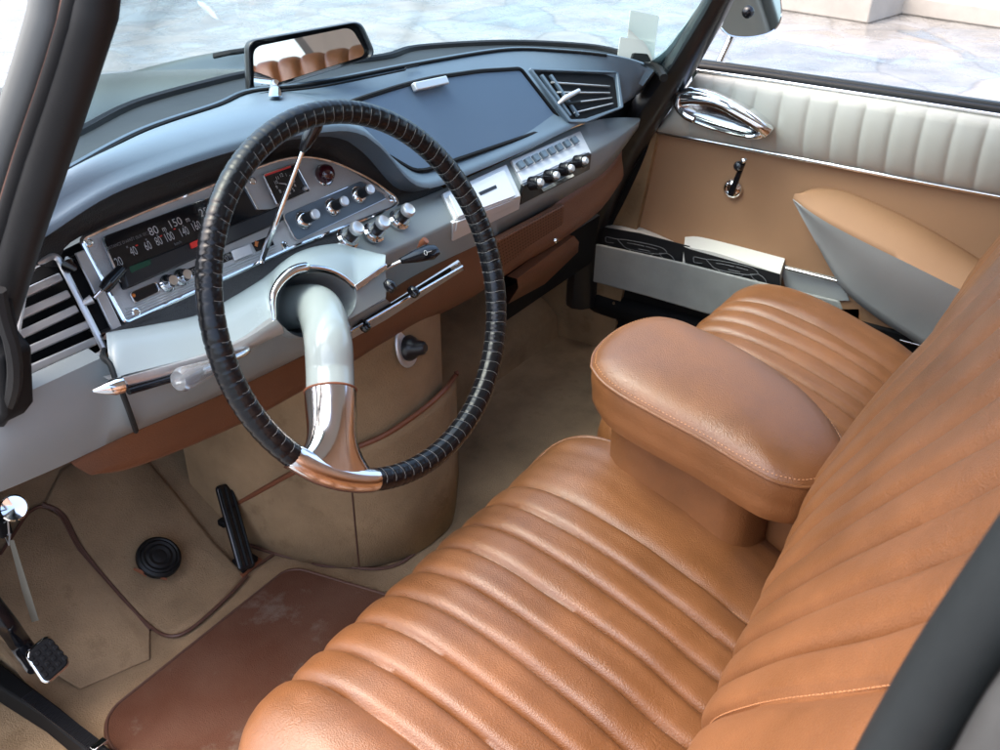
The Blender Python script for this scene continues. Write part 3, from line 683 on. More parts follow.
# ---- left air vent (plane carried on from the panel)
vt = MB()
fr = [(66, 252), (80, 241), (104, 352), (36, 386), (20, 380), (16, 300)]
vb = plate([(40, 262), (84, 240), (124, 322), (104, 356), (36, 388), (12, 372), (10, 300)], -.030, .004, 'vent_back', BLACKM, da, .004)
vp = MB()
def rail(a, b, r, off=.0, name=None):
    return MB().tube([IP(*a, off), IP(*b, off)], r, 8, up=IN, flat=.8)
ve = MB().tube(roundpoly([IP(*p, .001) for p in [(28, 268), (56, 254), (106, 352), (34, 386), (10, 372)]], .008, 5), .0035, 8, closed=True, up=IN).build('air_vent', SATIN, da)
for k, (a, b) in enumerate([((18, 296), (62, 276)), ((14, 318), (70, 293)), ((14, 338), (78, 308)), ((20, 354), (90, 323.5)), ((26, 371), (97, 340)), ((30, 386), (104, 354))]):
    A, B_ = IP(*a, -.002), IP(*b, -.002); d = (B_-A).normalized(); e = IN.cross(d)
    MB().slab([A-e*.0042, B_-e*.0042, B_+e*.0042, A+e*.0042], -IN, .022).build('vent_slat', SATIN, ve, bevel=.0015)
for x0_, y0, x1_, y1 in ((62, 262, 102, 350), (78, 251, 117, 330), (67.5, 254, 108, 338)):
    pass
A, B_ = IP(79, 252, .0), IP(116, 329, .0); e = IX
MB().slab([A-e*.006, B_-e*.006, B_+e*.006, A+e*.006], IN, .003).build('vent_divider', SATIN, ve, bevel=.001)
A, B_ = IP(56, 256, .0), IP(104, 353, .0)
MB().slab([A-e*.0025, B_-e*.0025, B_+e*.0025, A+e*.0025], IN, .003).build('vent_divider', SATIN, ve, bevel=.001)
A, B_ = IP(87, 246, -.006), IP(124, 325, -.006)
MB().slab([A-e*.0045, B_-e*.0045, B_+e*.0045, A+e*.0045], IN, .003).build('slider_slot', BLACKM, ve, bevel=.001)
A, B_ = IP(68, 258, -.008), IP(107, 338, -.008)
MB().slab([A-e*.0075, B_-e*.0075, B_+e*.0075, A+e*.0075], IN, .003).build('slider_slot', BLACKM, ve, bevel=.001)
MB().tube([IP(68, 260, 0), IP(70, 266, .014), IP(72, 269, .012)], [.004, .0085, .006], 14).build('slider_knob', BLACKG, ve)
MB().tube([IP(83, 304, .002), IP(92, 299, .006)], [.003, .005], 10).build('vent_tab', SATIN, ve)
# ---- lower fascia, left: below vent and cowl
G0 = [(-40, 420, .15), (0, 402, .14), (34, 389, .138), (103, 357, .136), (117, 382, .128), (160, 374, .122), (210, 362, .116), (245, 349, .114), (278, 333, .112), (312, 341, .112), (345, 322, .112), (386, 299, .112)]
F2 = [(-45, 508, .16), (0, 492, .16), (36, 477, .163), (72, 461, .165), (115, 440.5, .165), (136, 431, .165), (180, 412.5, .165), (226, 392.5, .165), (270, 372, .165), (308, 353, .165), (345, 332, .165), (386, 309, .165)]
g0 = lin([Y(*p) for p in G0], 70); f2 = lin(smoothpath([Y(*p) for p in F2], 100), 70)
m = MB(); m.grid([[p+V((0, .02, .004)) for p in g0], g0, [a.lerp(b, .35)+V((0, -.012, .0)) for a, b in zip(g0, f2)], [a.lerp(b, .7)+V((0, -.010, 0)) for a, b in zip(g0, f2)], f2, [p+V((0, .02, .002)) for p in f2]])
m.build('lower_fascia', GREY, da, sharp=60)
def onfas(px, py):
    # point on the lower fascia by interpolating its depth
    best = None
    for k in range(80):
        y = .09+.001*k; p = Y(px, py, y)
        for i in range(0, 69):
            a, b = g0[i], f2[i]
            if abs(p.x-a.x) < .03 and b.z <= p.z <= a.z+.002:
                t = (a.z-p.z)/max(1e-4, a.z-b.z); q = a.lerp(b, t)
                d = abs(q.y-.008*math.sin(math.pi*t)-y)
                if best is None or d < best[0]: best = (d, p)
    return best[1] if best else Y(px, py, .12)
seam = smoothpath([Y(104, 350, .155), Y(103, 357, .134), Y(110, 364, .122), Y(115, 378, .112)], 12)+smoothpath([Y(122, 392, .108), Y(128, 408, .113), Y(133, 422, .132), Y(136, 431, .150)], 12)
m = MB(); m.tube(seam, .0030, 8); m.build('fascia_seam', SEALR, da)
# ---- gear gate and cowl
T = [(80, 340, .168), (106, 333, .168), (150, 326, .166), (200, 315, .166), (235, 296, .166), (280, 268, .168), (310, 253, .168), (336, 245, .166), (346, 246, .162), (368, 253, .145), (385, 263, .122)]
UPL = [(100, 336, .186), (125, 324, .186), (150, 313, .186), (200, 291, .186), (240, 273, .186), (290, 251, .186), (330, 235, .186), (350, 229, .180)]
ga = smoothpath([Y(*p) for p in UPL], 40); gb = smoothpath([Y(*p) for p in T[1:8]], 40)
m = MB(); m.grid([[p+V((0, .02, 0)) for p in ga], ga, [a.lerp(b, .5)+UPZ*.002 for a, b in zip(ga, gb)], gb, [p+V((0, -.01, -.01)) for p in gb]]); gate = m.build('gear_gate', HOODB, da, sharp=70)
GP = plane3(Y(200, 300, .18), Y(300, 255, .18), Y(260, 284, .166))
m = MB(); m.tube([GP(243, 271.5, .002), GP(311, 248, .002)], .0012, 6, up=GP.n); 
for x in (270, 281, 288, 300): 
    y = 272-(x-243)*.352; m.tube([GP(x, y-2, .002), GP(x+.5, y+2.5, .002)], .0009, 6)
m.build('gate_rail', SATIN, gate)
m = MB()
for a, b in (((232, 279), (262, 268)), ((248, 274), (276, 264)), ((266, 262), (300, 249)), ((280, 262.5), (312, 250.5))):
    A, B_ = GP(*a, .0008), GP(*b, .0008); d = (B_-A).normalized(); e = GP.n.cross(d); m.slab([A-e*.0022, B_-e*.0022, B_+e*.0022, A+e*.0022], GP.n, .0006)
m.build('gate_slot', BLACKG, gate)
m = MB()
for s, x, y in (('0', 258, 271.5), ('1', 273, 265.2), ('R', 245.5, 270.5), ('2', 275.5, 256.5), ('3', 290, 258), ('4', 304, 252)):
    q = GP(x, y, .002); ex = IX; ey = GP.n.cross(IX); m.text(s, q, ex, ey, .0075)
m.build('gate_numerals', MARK, gate, fixn=False)
gl = [GP(261, 264, .004), GP(262, 258, .010), Y(272, 232, .158), Y(287, 192, .147), Y(303, 150, .137)]
glv_ = MB().tube(smoothpath(gl, 24), [.0042-.0016*(i/23) for i in range(24)], 12).build('gear_lever', CHROME, da)
kA, kB = Y(302.5, 150, .137), Y(319, 118, .125)
d = (kB-kA); L = d.length; d.normalize()
MB().lathe(kA, d, [(.003, -.002), (.0045, 0), (.0075, L*.35), (.0088, L*.75), (.0070, L*.95), (.002, L)], 16).build('lever_knob', BLACKG, glv_)
WN = V((-.045, -.925, .377)).normalized(); WC = V((-.326, .0137, .593))
NP = Plane(WC-WN*.088, WN)
ring_px = [(274, 320), (272, 300), (275, 289), (282, 279), (292, 271), (304, 267.5), (316, 267), (330, 270), (343, 276), (355, 286)]
B = [(112, 386, .120), (118, 377, .116), (160, 366, .112), (210, 352.5, .108), (245, 337, .104), (266, 326, .102)]
Bp = [Y(*p) for p in B]
rg = [NP(*p) for p in ring_px]
tail = [NP(370, 276), NP(385, 265)]
# lower row of the cowl: chrome edge, then the arch of the opening, then the ledge to the right
left = smoothpath(Bp+[rg[0]], 30); arch = smoothpath(rg, 34); rt = lin([rg[-1]]+tail, 8)
low = left+arch[1:]+rt[1:]
Tp = [Y(*p) for p in T]
tl = smoothpath(Tp[1:6], 100); 
n_l, n_a, n_r = len(left), len(arch)-1, len(rt)-1
upc = smoothpath(Tp[1:], 300)
# match: left part ends above ring start, arch spans the middle, right end shares the corner
k1, k2 = int(300*.52), int(300*.88)
up_ = lin(upc[:k1+1], n_l)+lin(upc[k1:k2+1], n_a+1)[1:]+lin(upc[k2:], n_r+1)[1:]
m = MB(); rows = []
for t in [k/10 for k in range(11)]:
    rows.append([a.lerp(b, t)+(V((0, -.15, 1)).normalized())*(.013*math.sin(math.pi*t**.8)) for a, b in zip(up_, low)])
m.grid([[p+V((0, .012, -.012)) for p in up_]]+rows)
cowl = m.build('column_cowl', COWL, da, sharp=70)
# throat of the cowl
hole_px = [(277, 318), (278, 302), (281, 292), (288, 282), (298, 275.5), (312, 272), (326, 273.5), (338, 278), (350, 287), (356, 298), (353, 310), (344, 321), (330, 332), (312, 338), (296, 336), (284, 328)]
hp = smoothpath([NP(*p) for p in hole_px]+[NP(*hole_px[0])], 49)[:-1]
hc_ = sum(hp, V())/len(hp)
m = MB(); m.grid([[p+WN*.001 for p in hp], [hc_+(p-hc_)*.98-WN*.02 for p in hp], [hc_+(p-hc_)*.92-WN*.05 for p in hp], [hc_+(p-hc_)*.8-WN*.08 for p in hp], [hc_+(p-hc_)*.3-WN*.09 for p in hp]], cu=True); m.build('cowl_throat', GREY, cowl)
# front face right of the opening
face = [NP(*p) for p in [(354.5, 287), (384.5, 266), (387, 282), (386, 298), (366, 310), (343, 323), (353, 311), (356, 299)]]
m = MB(); m.slab([p-WN*.012 for p in face], WN, .0125); m.build('cowl_face', GREY, cowl, bevel=.001)
m = MB(); m.slab([p-WN*.030 for p in [NP(272, 316), NP(284, 330), NP(300, 338), NP(330, 334), NP(344, 324), NP(386, 300), NP(384, 270), NP(356, 330), NP(310, 346), NP(276, 330)]], WN, .004)
# chrome rim of the opening and ledge
crp = [NP(*p, .001) for p in [(274, 320), (272.5, 300), (275.5, 289), (282.5, 279), (292.5, 271), (304, 267.5), (316, 267.2), (330, 270), (343, 276.5), (355, 286.5)]]
rs_ = smoothpath(crp, 40)
m = MB(); m.tube(rs_, [.0028+.0032*math.sin(math.pi*min(1, i/39*1.0)) if i < 22 else .0026 for i in range(40)], 10); m.build('cowl_rim', CHROME, cowl)
q = [NP(*p, .0015) for p in [(353, 285.5), (385, 263.5), (386, 269), (356, 291)]]
MB().slab(q, WN, .003).build('cowl_corner_trim', CHROME, cowl, bevel=.001)
# chrome edge strip along the cowl and its pointed end
st_u = smoothpath([Y(*p) for p in [(112, 381, .114), (160, 368, .109), (210, 354, .104), (245, 339, .100), (276, 319, .098)]], 30)
st_d = smoothpath([Y(*p) for p in [(113, 391, .118), (160, 381, .112), (210, 367, .107), (245, 351, .103), (284, 333, .102)]], 30)
m = MB(); m.grid([[p+V((0, .014, 0)) for p in st_u], st_u, [a.lerp(b, .5)+V((0, -.004, 0)) for a, b in zip(st_u, st_d)], st_d, [p+V((0, .014, 0)) for p in st_d]]); m.build('cowl_edge_strip', SATIN, cowl, sharp=60)
MB().tube([Y(128, 391, .112), Y(215, 366, .100)], [.0055, .0045], 12, flat=.7).build('stalk_arm', BLACKG, da)
MB().lathe(Y(122, 385, .104), (Y(98, 390, .108)-Y(122, 385, .104)), [(.004, -.004), (.0085, 0), (.0085, .008), (.0055, .018), (.0012, .029)], 16).build('stalk_tip', CHROME, da)
sk = MB().tube(smoothpath([Y(240, 347, .112), Y(248, 349, .100), Y(244, 353, .094), Y(226, 361, .090)], 16), .0034, 10).build('starter_stalk', CHROME, da)
a0, a1 = Y(228, 361, .090), Y(178, 381, .080)
d = (a1-a0); L = d.length; d.normalize()
MB().lathe(a0, d, [(.004, 0), (.0085, L*.35), (.0115, L*.75), (.0125, L*.93), (.010, L), (.0001, L)], 18).build('clear_knob', CLEAR, sk)
MB().lathe(a0, d, [(.0022, 0), (.0022, L*.55), (.0001, L*.58)], 10).build('knob_core', CHROME, sk)
MB().box(Y(239, 345, .108), (.010, 0, 0), (0, .004, 0), (0, 0, .006)).build('stalk_slot', BLACKM, da, bevel=.002)
# ---- right fascia: upper sloped face and lower face
H0 = [(300, 262, .190), (340, 236, .186), (396, 207, .180), (412, 201.5, .178), (445, 188.5, .177), (486, 170, .177), (524, 153, .178), (574, 128, .180), (600, 119.5, .180), (622, 117.5, .178), (640, 118, .176)]
H1 = [(300, 296, .14), (345, 274, .14), (380, 256, .14), (414, 240.5, .14), (449, 224, .14), (484, 209, .14), (516, 195, .14), (554, 175, .14), (587, 156, .145), (618, 138, .152), (640, 121, .160)]
H2 = [(300, 340, .155), (345, 314, .155), (386, 292.5, .155), (412, 277, .155), (438, 263.5, .155), (476, 245.5, .155), (508, 229, .157), (540, 212.5, .16), (576, 190, .163), (606, 170, .167), (638, 128, .172)]
h0 = smoothpath([Y(*p) for p in H0], 60); h1 = smoothpath([Y(*p) for p in H1], 60); h2 = smoothpath([Y(*p) for p in H2], 60)
def rowmix(a, b, t): return [p.lerp(q, t) for p, q in zip(a, b)]
m = MB(); m.grid([[p+V((0, .02, -.01)) for p in h0], h0, rowmix(h0, h1, .5), rowmix(h0, h1, .93), [p+V((0, .0015, -.0008)) for p in h1], rowmix(h1, h2, .08), rowmix(h1, h2, .5), h2, [p+V((0, .02, 0)) for p in h2]])
m.build('fascia', GREY, da, sharp=75)
# facade plane for the fittings
FU = plane3(Y(414, 240.5, .14), Y(554, 175, .14), Y(486, 170, .177))
FD = plane3(Y(414, 240.5, .14), Y(554, 175, .14), Y(508, 229, .157))
for i, (x, y, capk) in enumerate(((347, 239.5, .8), (373, 233.5, 1.0), (398, 221, 1.0))):
    b = FU(x, y, .001); n_ = FU.n
    s_ = MB().lathe(b, n_, [(.0150, 0), (.0150, .003), (.0115, .0055), (.0135, .008), (.0125, .011), (.0001, .011)], 28).build('control_knob', CHROME, da)
    MB().lathe(b+n_*.010, n_, [(.0088, 0), (.0085, .010), (.0085, .014), (.0001, .014)], 24).build('knob_stem', BLACK, s_)
    MB().lathe(b+n_*.022, n_, [(.0090, 0), (.0098, .003), (.0095, .007), (.0080, .0086), (.0066, .0078), (.0001, .0078)], 26).build('knob_cap', SATIN, s_)
# selector key right of the cowl
s0, s1, s2 = Y(384, 269, .105), Y(401, 261, .088), Y(436, 250, .075)
ks = MB().tube([s0, s1], .0028, 10).build('selector_lever', CHROME, da)
d = (s2-s1); L = d.length; d.normalize()
pr_ = MB().tube([s1, s1+d*L*.4, s1+d*L*.8, s1+d*L], [.0045, .0095, .0125, .0085], 18, flat=.62, up=(0, -.4, 1)).build('selector_knob', BLACKG, ks)
q = s1+d*L*.72+V((-.010, -.007, .0055)); m = MB(); nq = (CC-q).normalized(); u = d; w = nq.cross(u)
m.tube([q+u*math.cos(a)*.0022+w*math.sin(a)*.0035 for a in [k*math.pi/8 for k in range(16)]], .0005, 6, closed=True); m.tube([q+u*.0022, q+u*.009], .0005, 6); m.build('knob_symbol', MARK, ks)
MB().tube([Y(420, 250, .128), Y(423, 243, .12), Y(426, 240, .116)], [.005, .0055, .005], 12).build('small_lamp', PIPE_D, da)
# heater slider strip
SL = plane3(Y(352, 327, .125), Y(460, 262, .125), Y(400, 300, .128))
hs_ = plate([(346, 329), (380, 309), (458, 259.5), (462, 268), (384, 318), (350, 337)], 0, .004, 'heater_slider', SATIN, da, .003, pl=SL)
plate([(352, 327), (450, 267), (451.5, 271), (354, 331)], .0042, .0006, 'slider_slot', BLACKM, hs_, .001, pl=SL)
MB().tube([SL(344, 335, .010), SL(462, 266.5, .010)], .0022, 10).build('slider_rod', CHROME, hs_)
for x, y in ((364.5, 326), (413.5, 292), (390, 286)):
    b = SL(x, y, .012); MB().lathe(b-SL.n*.008, SL.n, [(.004, 0), (.0062, .004), (.0072, .010), (.0055, .015), (.0001, .0165)], 18).build('slider_knob', BLACKG, hs_)
for x, y in ((456, 264.5), (398, 304)): MB().lathe(SL(x, y, .004), SL.n, [(.003, 0), (.0022, .0015), (.0001, .0016)], 12).build('screw', CHROME, hs_)
# ashtray
at = plate([(440, 196), (504, 166.5), (518.5, 198), (453, 223)], -.003, .006, 'ashtray', ALU, da, .002, pl=FU, bevel=.0015)
plate([(446.5, 197.5), (502, 171.5), (514, 197.5), (456.5, 219)], .003, .006, 'ashtray_lid', ALU, at, .002, pl=FU, bevel=.0025)
plate([(478.5, 192.5), (495.5, 185), (497, 188), (480.5, 195.5)], .0092, .0006, 'lid_slot', BLACK, at, .0008, pl=FU)
plate([(450, 221), (518, 194), (516, 207.5), (449.5, 239.5)], -.003, .006, 'ashtray_front', ALU, at, .002, pl=FD, bevel=.0015)
plate([(456, 221), (513.5, 198.5), (512.5, 204.5), (454, 231)], .003, .003, 'front_lip', ALU, at, .001, pl=FD, bevel=.001)
# radio
rd = plate([(509, 162.5), (578, 133), (589, 155), (522, 187)], -.002, .006, 'radio', ALU, da, .002, pl=FU, bevel=.0015)
rd2 = plate([(521, 184), (588.5, 152), (587, 168), (517, 203.5)], -.002, .006, 'radio_lower_face', BLACK, da, .002, pl=FD, bevel=.0015)
plate([(512.5, 164.5), (576, 136.5), (579.5, 143.5), (516.5, 172.5)], .0042, .001, 'button_bay', ALU, rd, .001, pl=FU)
for k in range(8):
    t = (k+.5)/8; bx = 516+(577.5-516)*t; by = 167.8-(167.8-139.6)*t
    A = FU(bx-3.1, by+1.3, .005); c = FU(bx, by, .005); e = IX; f_ = FU.n.cross(IX)
    MB().box(c+FU.n*.003, e*.0066, f_*.0062, FU.n*.003).build('radio_button', PAD, rd, bevel=.001)
plate([(520, 178.5), (584, 149.5), (586, 152.5), (522, 182)], .0042, .0012, 'tuning_scale', ALU, rd, .001, pl=FU)
for k, (x, y) in enumerate(((531, 183.5), (547, 176.5), (562, 169.5), (576, 162))):
    b = FD(x, y, .004); nk = (FU.n*.65+FD.n*.6).normalized()
    s_ = MB().lathe(b, nk, [(.0108, 0), (.0105, .013), (.0098, .016), (.0001, .016)], 22).build('radio_knob', BLACKG, rd)
    MB().lathe(b+nk*.0155, nk, [(.0065, 0), (.0060, .004), (.0048, .006), (.0001, .0062)], 18).build('knob_cap', SATIN, s_)
plate([(540, 188), (571, 172.5), (573, 175), (542, 191)], .0042, .003, 'radio_lip', CHROME, rd, .001, pl=FD)
# ---- brown leather underside
B0 = [(70, 462.5, .166), (115, 441, .167), (136, 431.5, .167), (180, 413, .167), (226, 393, .167), (270, 372.5, .167), (308, 353.5, .167), (345, 332, .160), (386, 293, .157), (438, 264, .157), (476, 246, .157), (540, 213, .162), (576, 190.5, .165), (606, 170.5, .168), (622, 150, .172)]
B2 = [(80, 465, .185), (101, 469.5, .20), (125, 465, .21), (156, 454.5, .215), (195, 439, .215), (240, 419, .215), (285, 394, .215), (330, 371, .215), (378, 345, .215), (425, 321, .215), (462, 303, .215), (508, 271, .205), (544, 250, .20), (584, 219, .20), (604, 190, .20)]
b0 = smoothpath([Y(*p) for p in B0], 70); b2 = smoothpath([Y(*p) for p in B2], 70)
m = MB(); rows = [[p+V((0, .01, .002)) for p in b0]]
for t in [k/8 for k in range(9)]: rows.append([a.lerp(b, t)+V((0, -.030*math.sin(math.pi*t)*min(1, .25+abs(t)), -.004*math.sin(math.pi*t))) for a, b in zip(b0, b2)])
rows.append([p+V((0, .12, -.005)) for p in b2])
m.grid(rows); m.build('leather_underside', LEATHER_D, da, sharp=80)
# perforated speaker patch
SG = plane3(Y(500, 245, .148), Y(556, 212, .150), Y(520, 262, .176))
sg = MB(); qa, qb, qc, qd = SG(494, 238), SG(560, 202), SG(560, 232), SG(500, 272)
sgo = plate([(492, 238), (560, 202), (558, 234), (498, 273)], -.006, .010, 'speaker_grille', LEATHER_D, da, .006, pl=SG, bevel=.003)
m = MB()
for i in range(24):
    for j in range(11):
        u = (i+.5)/24; v = (j+.5)/11; p = (qa.lerp(qb, u)).lerp(qd.lerp(qc, u), v)+SG.n*.0045
        e = SG.n.cross(IX).normalized(); m.add([p+IX*a*.0019+e*b*.0016 for a, b in ((-1, 0), (0, -1), (1, 0), (0, 1))], [(0, 1, 2, 3)])
m.build('perforations', BLACKM, sgo, fixn=False)
# lower flap and gap
fa = [Y(509, 304, .20), Y(517, 279, .165), Y(545, 258, .165), Y(574, 236, .168), Y(578, 250, .19)]
m = MB(); a_ = lin([Y(517, 279, .165), Y(545, 258, .165), Y(574, 236, .168)], 16); b_ = lin([Y(508, 304, .20), Y(545, 284, .205), Y(578, 252, .20)], 16)
m.grid([[p+V((0, .02, .0)) for p in a_], a_, [p.lerp(q, .3)+V((0, -.008, 0)) for p, q in zip(a_, b_)], b_, [p+V((0, .05, 0)) for p in b_]]); m.build('parcel_flap', LEATHER_D, da, sharp=70)
MB().slab([Y(496, 280, .24), Y(600, 215, .24), Y(592, 262, .26), Y(500, 325, .26)], (0, 1, 0), .01).build('parcel_gap', BLACKM, da)
MB().lathe(Y(554, 240.5, .155), (0, -1, .3), [(.004, 0), (.005, .004), (.003, .007), (.0001, .007)], 14).build('flap_catch', CHROME, da)
MB().slab([Y(586, 126, .205), Y(622, 104, .205), Y(672, 66, .205), Y(690, 95, .215), Y(640, 132, .205), Y(600, 131, .205)], (0, 1, 0), .008).build('pad_end_panel', BLACKM, da)
# ---- right air vent
VP = plane3(V((.329, .246, .685)), V((.519, .190, .644)), V((.391, .172, .600)))
vo_ = [(533, 72), (577, 73.5), (612, 75), (620, 108), (594, 119.5), (570, 119)]
vback = plate(vo_, .001, .0015, 'vent_back', BLACKM, da, .004, pl=VP)
vr = frame([(527, 70), (616, 73), (621, 109), (584, 124), (567, 124)], .002, .0075, .007, 'air_vent', PAD, da, .004, pl=VP)
for a, b in (((550, 83), (609, 87)), ((556, 93), (609, 93.5)), ((566, 104), (611, 98.5)), ((573, 113.5), (612, 104))):
    A, B_ = VP(*a, .004), VP(*b, .004); d = (B_-A).normalized(); e = VP.n.cross(d)
    MB().slab([A-e*.0011, B_-e*.0011, B_+e*.0011, A+e*.0011], VP.n, .004).build('vent_slat', SATIN, vr, bevel=.001)
for (a, b) in (((540, 76), (569, 117)), ((549, 76), (577, 117))):
    A, B_ = VP(*a, .003), VP(*b, .003); MB().slab([A-IX*.003, B_-IX*.003, B_+IX*.003, A+IX*.003], VP.n, .006).build('vent_divider', PAD, vr, bevel=.001)
MB().tube([VP(557, 105, .006), VP(565, 98, .014), VP(579, 90.5, .016)], [.002, .0045, .0035], 10).build('vent_lever', SATIN, vr)
MB().tube([VP(566, 104, .006), VP(580, 102, .012)], [.003, .003], 10).build('vent_lever', SEALR, vr)

# ================================================================== STEERING WHEEL
sw = thing('steering_wheel', WC, 'single spoke steering wheel with black laced leather rim and chrome spoke foot', 'steering wheel')
ea = WN.cross(UPZ).normalized(); eb = WN.cross(ea)
RW, RT_ = .1995, .0128
NW = 96; K = 7
EC = math.radians(49.5)   # spoke foot sits here
def rimp(t, ph, r): 
    rad = ea*math.cos(t)+eb*math.sin(t)
    return WC+rad*(RW+r*math.cos(ph))+WN*(r*math.sin(ph))
rows = []
for i in range(NW*K):
    t = 2*math.pi*i/(NW*K)
    fz = (i % K)/K
    r = RT_*(1-.055*max(0, 1-min(fz, 1-fz)*K*1.0)+.008*math.sin(i*1.7)) 
    rows.append([rimp(t, 2*math.pi*k/20, r) for k in range(20)])
m = MB(); m.grid(rows, cu=True, cv=True); rim = m.build('rim', WRAP, sw, sharp=80)
m = MB()
for w in range(NW):
    t = 2*math.pi*w/NW
    if abs(t-EC) < .29: continue
    m.tube([rimp(t+.004*math.sin(k), math.pi*.42+k*math.pi*.95/10, RT_*1.005) for k in range(11)], .00016, 5, caps=False)
    m.tube([rimp(t, math.pi*1.32, RT_*1.012), rimp(t+.03, math.pi*1.42, RT_*1.012), rimp(t+.062, math.pi*1.32, RT_*1.006)], .00035, 5, caps=False)
m.build('rim_lacing', WTHREAD, rim, sharp=80)
# spoke tube
def dep(px, py): pass
E_ = rimp(EC, 0, 0)
dE = (E_-CC).dot(CD); P1_ = WC-WN*.1; dS = (P1_-CC).dot(CD)
def AtD(px, py, dd): return CC+ray(px, py)*dd
sp_ = [WC-WN*.17, WC-WN*.125, AtD(318, 309, dS-.012), AtD(325, 325, dS-.045), AtD(328.5, 345, dS+(dE-dS)*.52-.012), AtD(330, 372, dS+(dE-dS)*.66), AtD(330.5, 400, dS+(dE-dS)*.78), AtD(331, 430, dS+(dE-dS)*.9), AtD(333, 462, dE)]
spp = smoothpath(sp_, 60)
NB = 44
m = MB(); m.tube(spp[:NB+1], [.0268-.0008*min(1, i/40) for i in range(NB+1)], 28); m.build('spoke_tube', TUBE, sw)
# chrome boot flaring into the rim
nb = spp[NB-1:]; n_ = len(nb)
m = MB(); rows = []
tangE = (rimp(EC+.05, 0, 0)-rimp(EC-.05, 0, 0)).normalized()
for i in range(15):
    t = i/14; c = nb[0].lerp(E_, t) if False else nb[min(n_-1, int(t*(n_-1)))].lerp(E_, max(0, t-.75)*4*.5)
    dirn = (E_-nb[0]).normalized(); u = (tangE-dirn*tangE.dot(dirn)).normalized(); w = dirn.cross(u)
    wu = .0278+.036*max(0, (t-.4)/.6)**2.4; wv = .0278-(.0278-.0145)*t**1.5
    c = nb[0].lerp(E_, t*.98)
    rows.append([c+u*math.cos(a)*wu+w*math.sin(a)*wv for a in [2*math.pi*k/32 for k in range(32)]])
m.grid(rows, cu=True); m.f.append(list(range(32))[::-1]); m.f.append([14*32+k for k in range(32)])
boot = m.build('spoke_foot', FOOT, sw, sharp=60)
m = MB(); m.tube([rimp(EC+(-.29+.58*k/24), 0, 0) for k in range(25)], [RT_*1.0+.0018*math.sin(math.pi*k/24)**.5 if 0 < k < 24 else RT_*.98 for k in range(25)], 24); m.build('foot_sleeve', FOOT, boot)
m = MB(); m.tube([nb[0]+(u*math.cos(a)+w*math.sin(a))*.0276 for a in [2*math.pi*k/32 for k in range(32)]], .0014, 8, closed=True); m.build('foot_collar', PIPE_D, boot)
# ================================================================== PASSENGER DOOR
do = thing('passenger_door', V((.69, -.3, .0)), 'open windowed passenger door with cream pleated top, tan panel and chrome handle', 'door')
XD = .685
# tan panel
q = [X(*p, XD) for p in [(655, 128), (1010, 192), (1120, 215), (1120, 420), (760, 420), (690, 330), (594, 290), (592, 232), (604, 215)]]
MB().slab(q, (-1, 0, 0), -.02).build('door_panel', DOORT, do)
# black door edge frame below and in front of panel
fpx = [(655, 110), (640, 152), (622, 190), (604, 225), (592, 262), (591, 292), (606, 304), (704, 330), (800, 352)]
fp = smoothpath([X(*p, XD-.004) for p in fpx], 50)
MB().tube(fp, [.024+.006*math.sin(i/49*3.1) for i in range(50)], 12, flat=.6, up=(1, 0, 0)).build('door_edge_seal', BLACKM, do)
MB().slab([X(*p, XD+.004) for p in [(580, 296), (600, 250), (760, 300), (860, 360), (720, 352), (600, 318)]], (1, 0, 0), .01).build('door_lower_frame', BLACKM, do)
for x, y in ((614, 303), (726, 331)): MB().lathe(X(x, y, XD-.03), (-1, 0, 0), [(.003, 0), (.003, .002), (.0001, .003)], 10).build('screw', CHROME, do)
# cream pleated top
tp = [(698, 72), (760, 80), (830, 90.5), (900, 101), (1000, 117), (1100, 133)]
bt = [(657, 132), (730, 145.5), (820, 162.5), (900, 178), (1000, 196.5), (1110, 218)]
NP_ = 150
ta = lin([X(*p, XD-.004) for p in tp], NP_); ba = lin([X(*p, XD-.004) for p in bt], NP_)
y_a, y_b = X(707, 100, XD-.03).y, 0
ys = [X(px, 120, XD-.03).y for px in (668, 688, 707, 728, 752, 778, 806, 834, 863, 893, 924, 956, 989, 1022, 1056, 1090)]
def cpl(y):
    if y > ys[0]: return .0
    for i in range(len(ys)-1):
        if ys[i] >= y >= ys[i+1]:
            t = (ys[i]-y)/(ys[i]-ys[i+1])*2-1; return (1-abs(t)**3.2)
    return .5
NV = 14
rows = []
Pt = [p.y for p in ta]
allY = [ta[0].y+(min(ta[-1].y, ba[-1].y)-ta[0].y)*i/399 for i in range(400)]
def atY(path, y):
    for i in range(len(path)-1):
        if path[i].y >= y >= path[i+1].y or path[i].y <= y <= path[i+1].y:
            t = (y-path[i].y)/((path[i+1].y-path[i].y) or 1); return path[i].lerp(path[i+1], t)
    return path[0].copy() if abs(y-path[0].y) < abs(y-path[-1].y) else path[-1].copy()
yst = max(ba[0].y, ta[0].y); allY = [yst+(-.95-yst)*i/520 for i in range(521)]
for k in range(NV+1):
    t = k/NV; row = []
    for y in allY:
        a = atY(ta, y) if y <= ta[0].y else None; b = atY(ba, y)
        if a is None:
            s = (y-ta[0].y)/max(1e-4, ba[0].y-ta[0].y); a = ta[0].lerp(ba[0], min(1, s)); 
        c = a.lerp(b, t); c.y = y
        bul = .024*math.sin(math.pi*min(1, t*.9+.1))**.55 if 0 < t < 1 else 0
        edge = min(1, (yst-y)/.03)**.5
        row.append(c+V((-(bul*edge+.0050*cpl(y)*math.sin(math.pi*t)**.4 if 0 < t < 1 else 0), 0, 0)))
    rows.append(row)
MB().grid(rows).build('door_top_pad', CREAM, do, sharp=80)
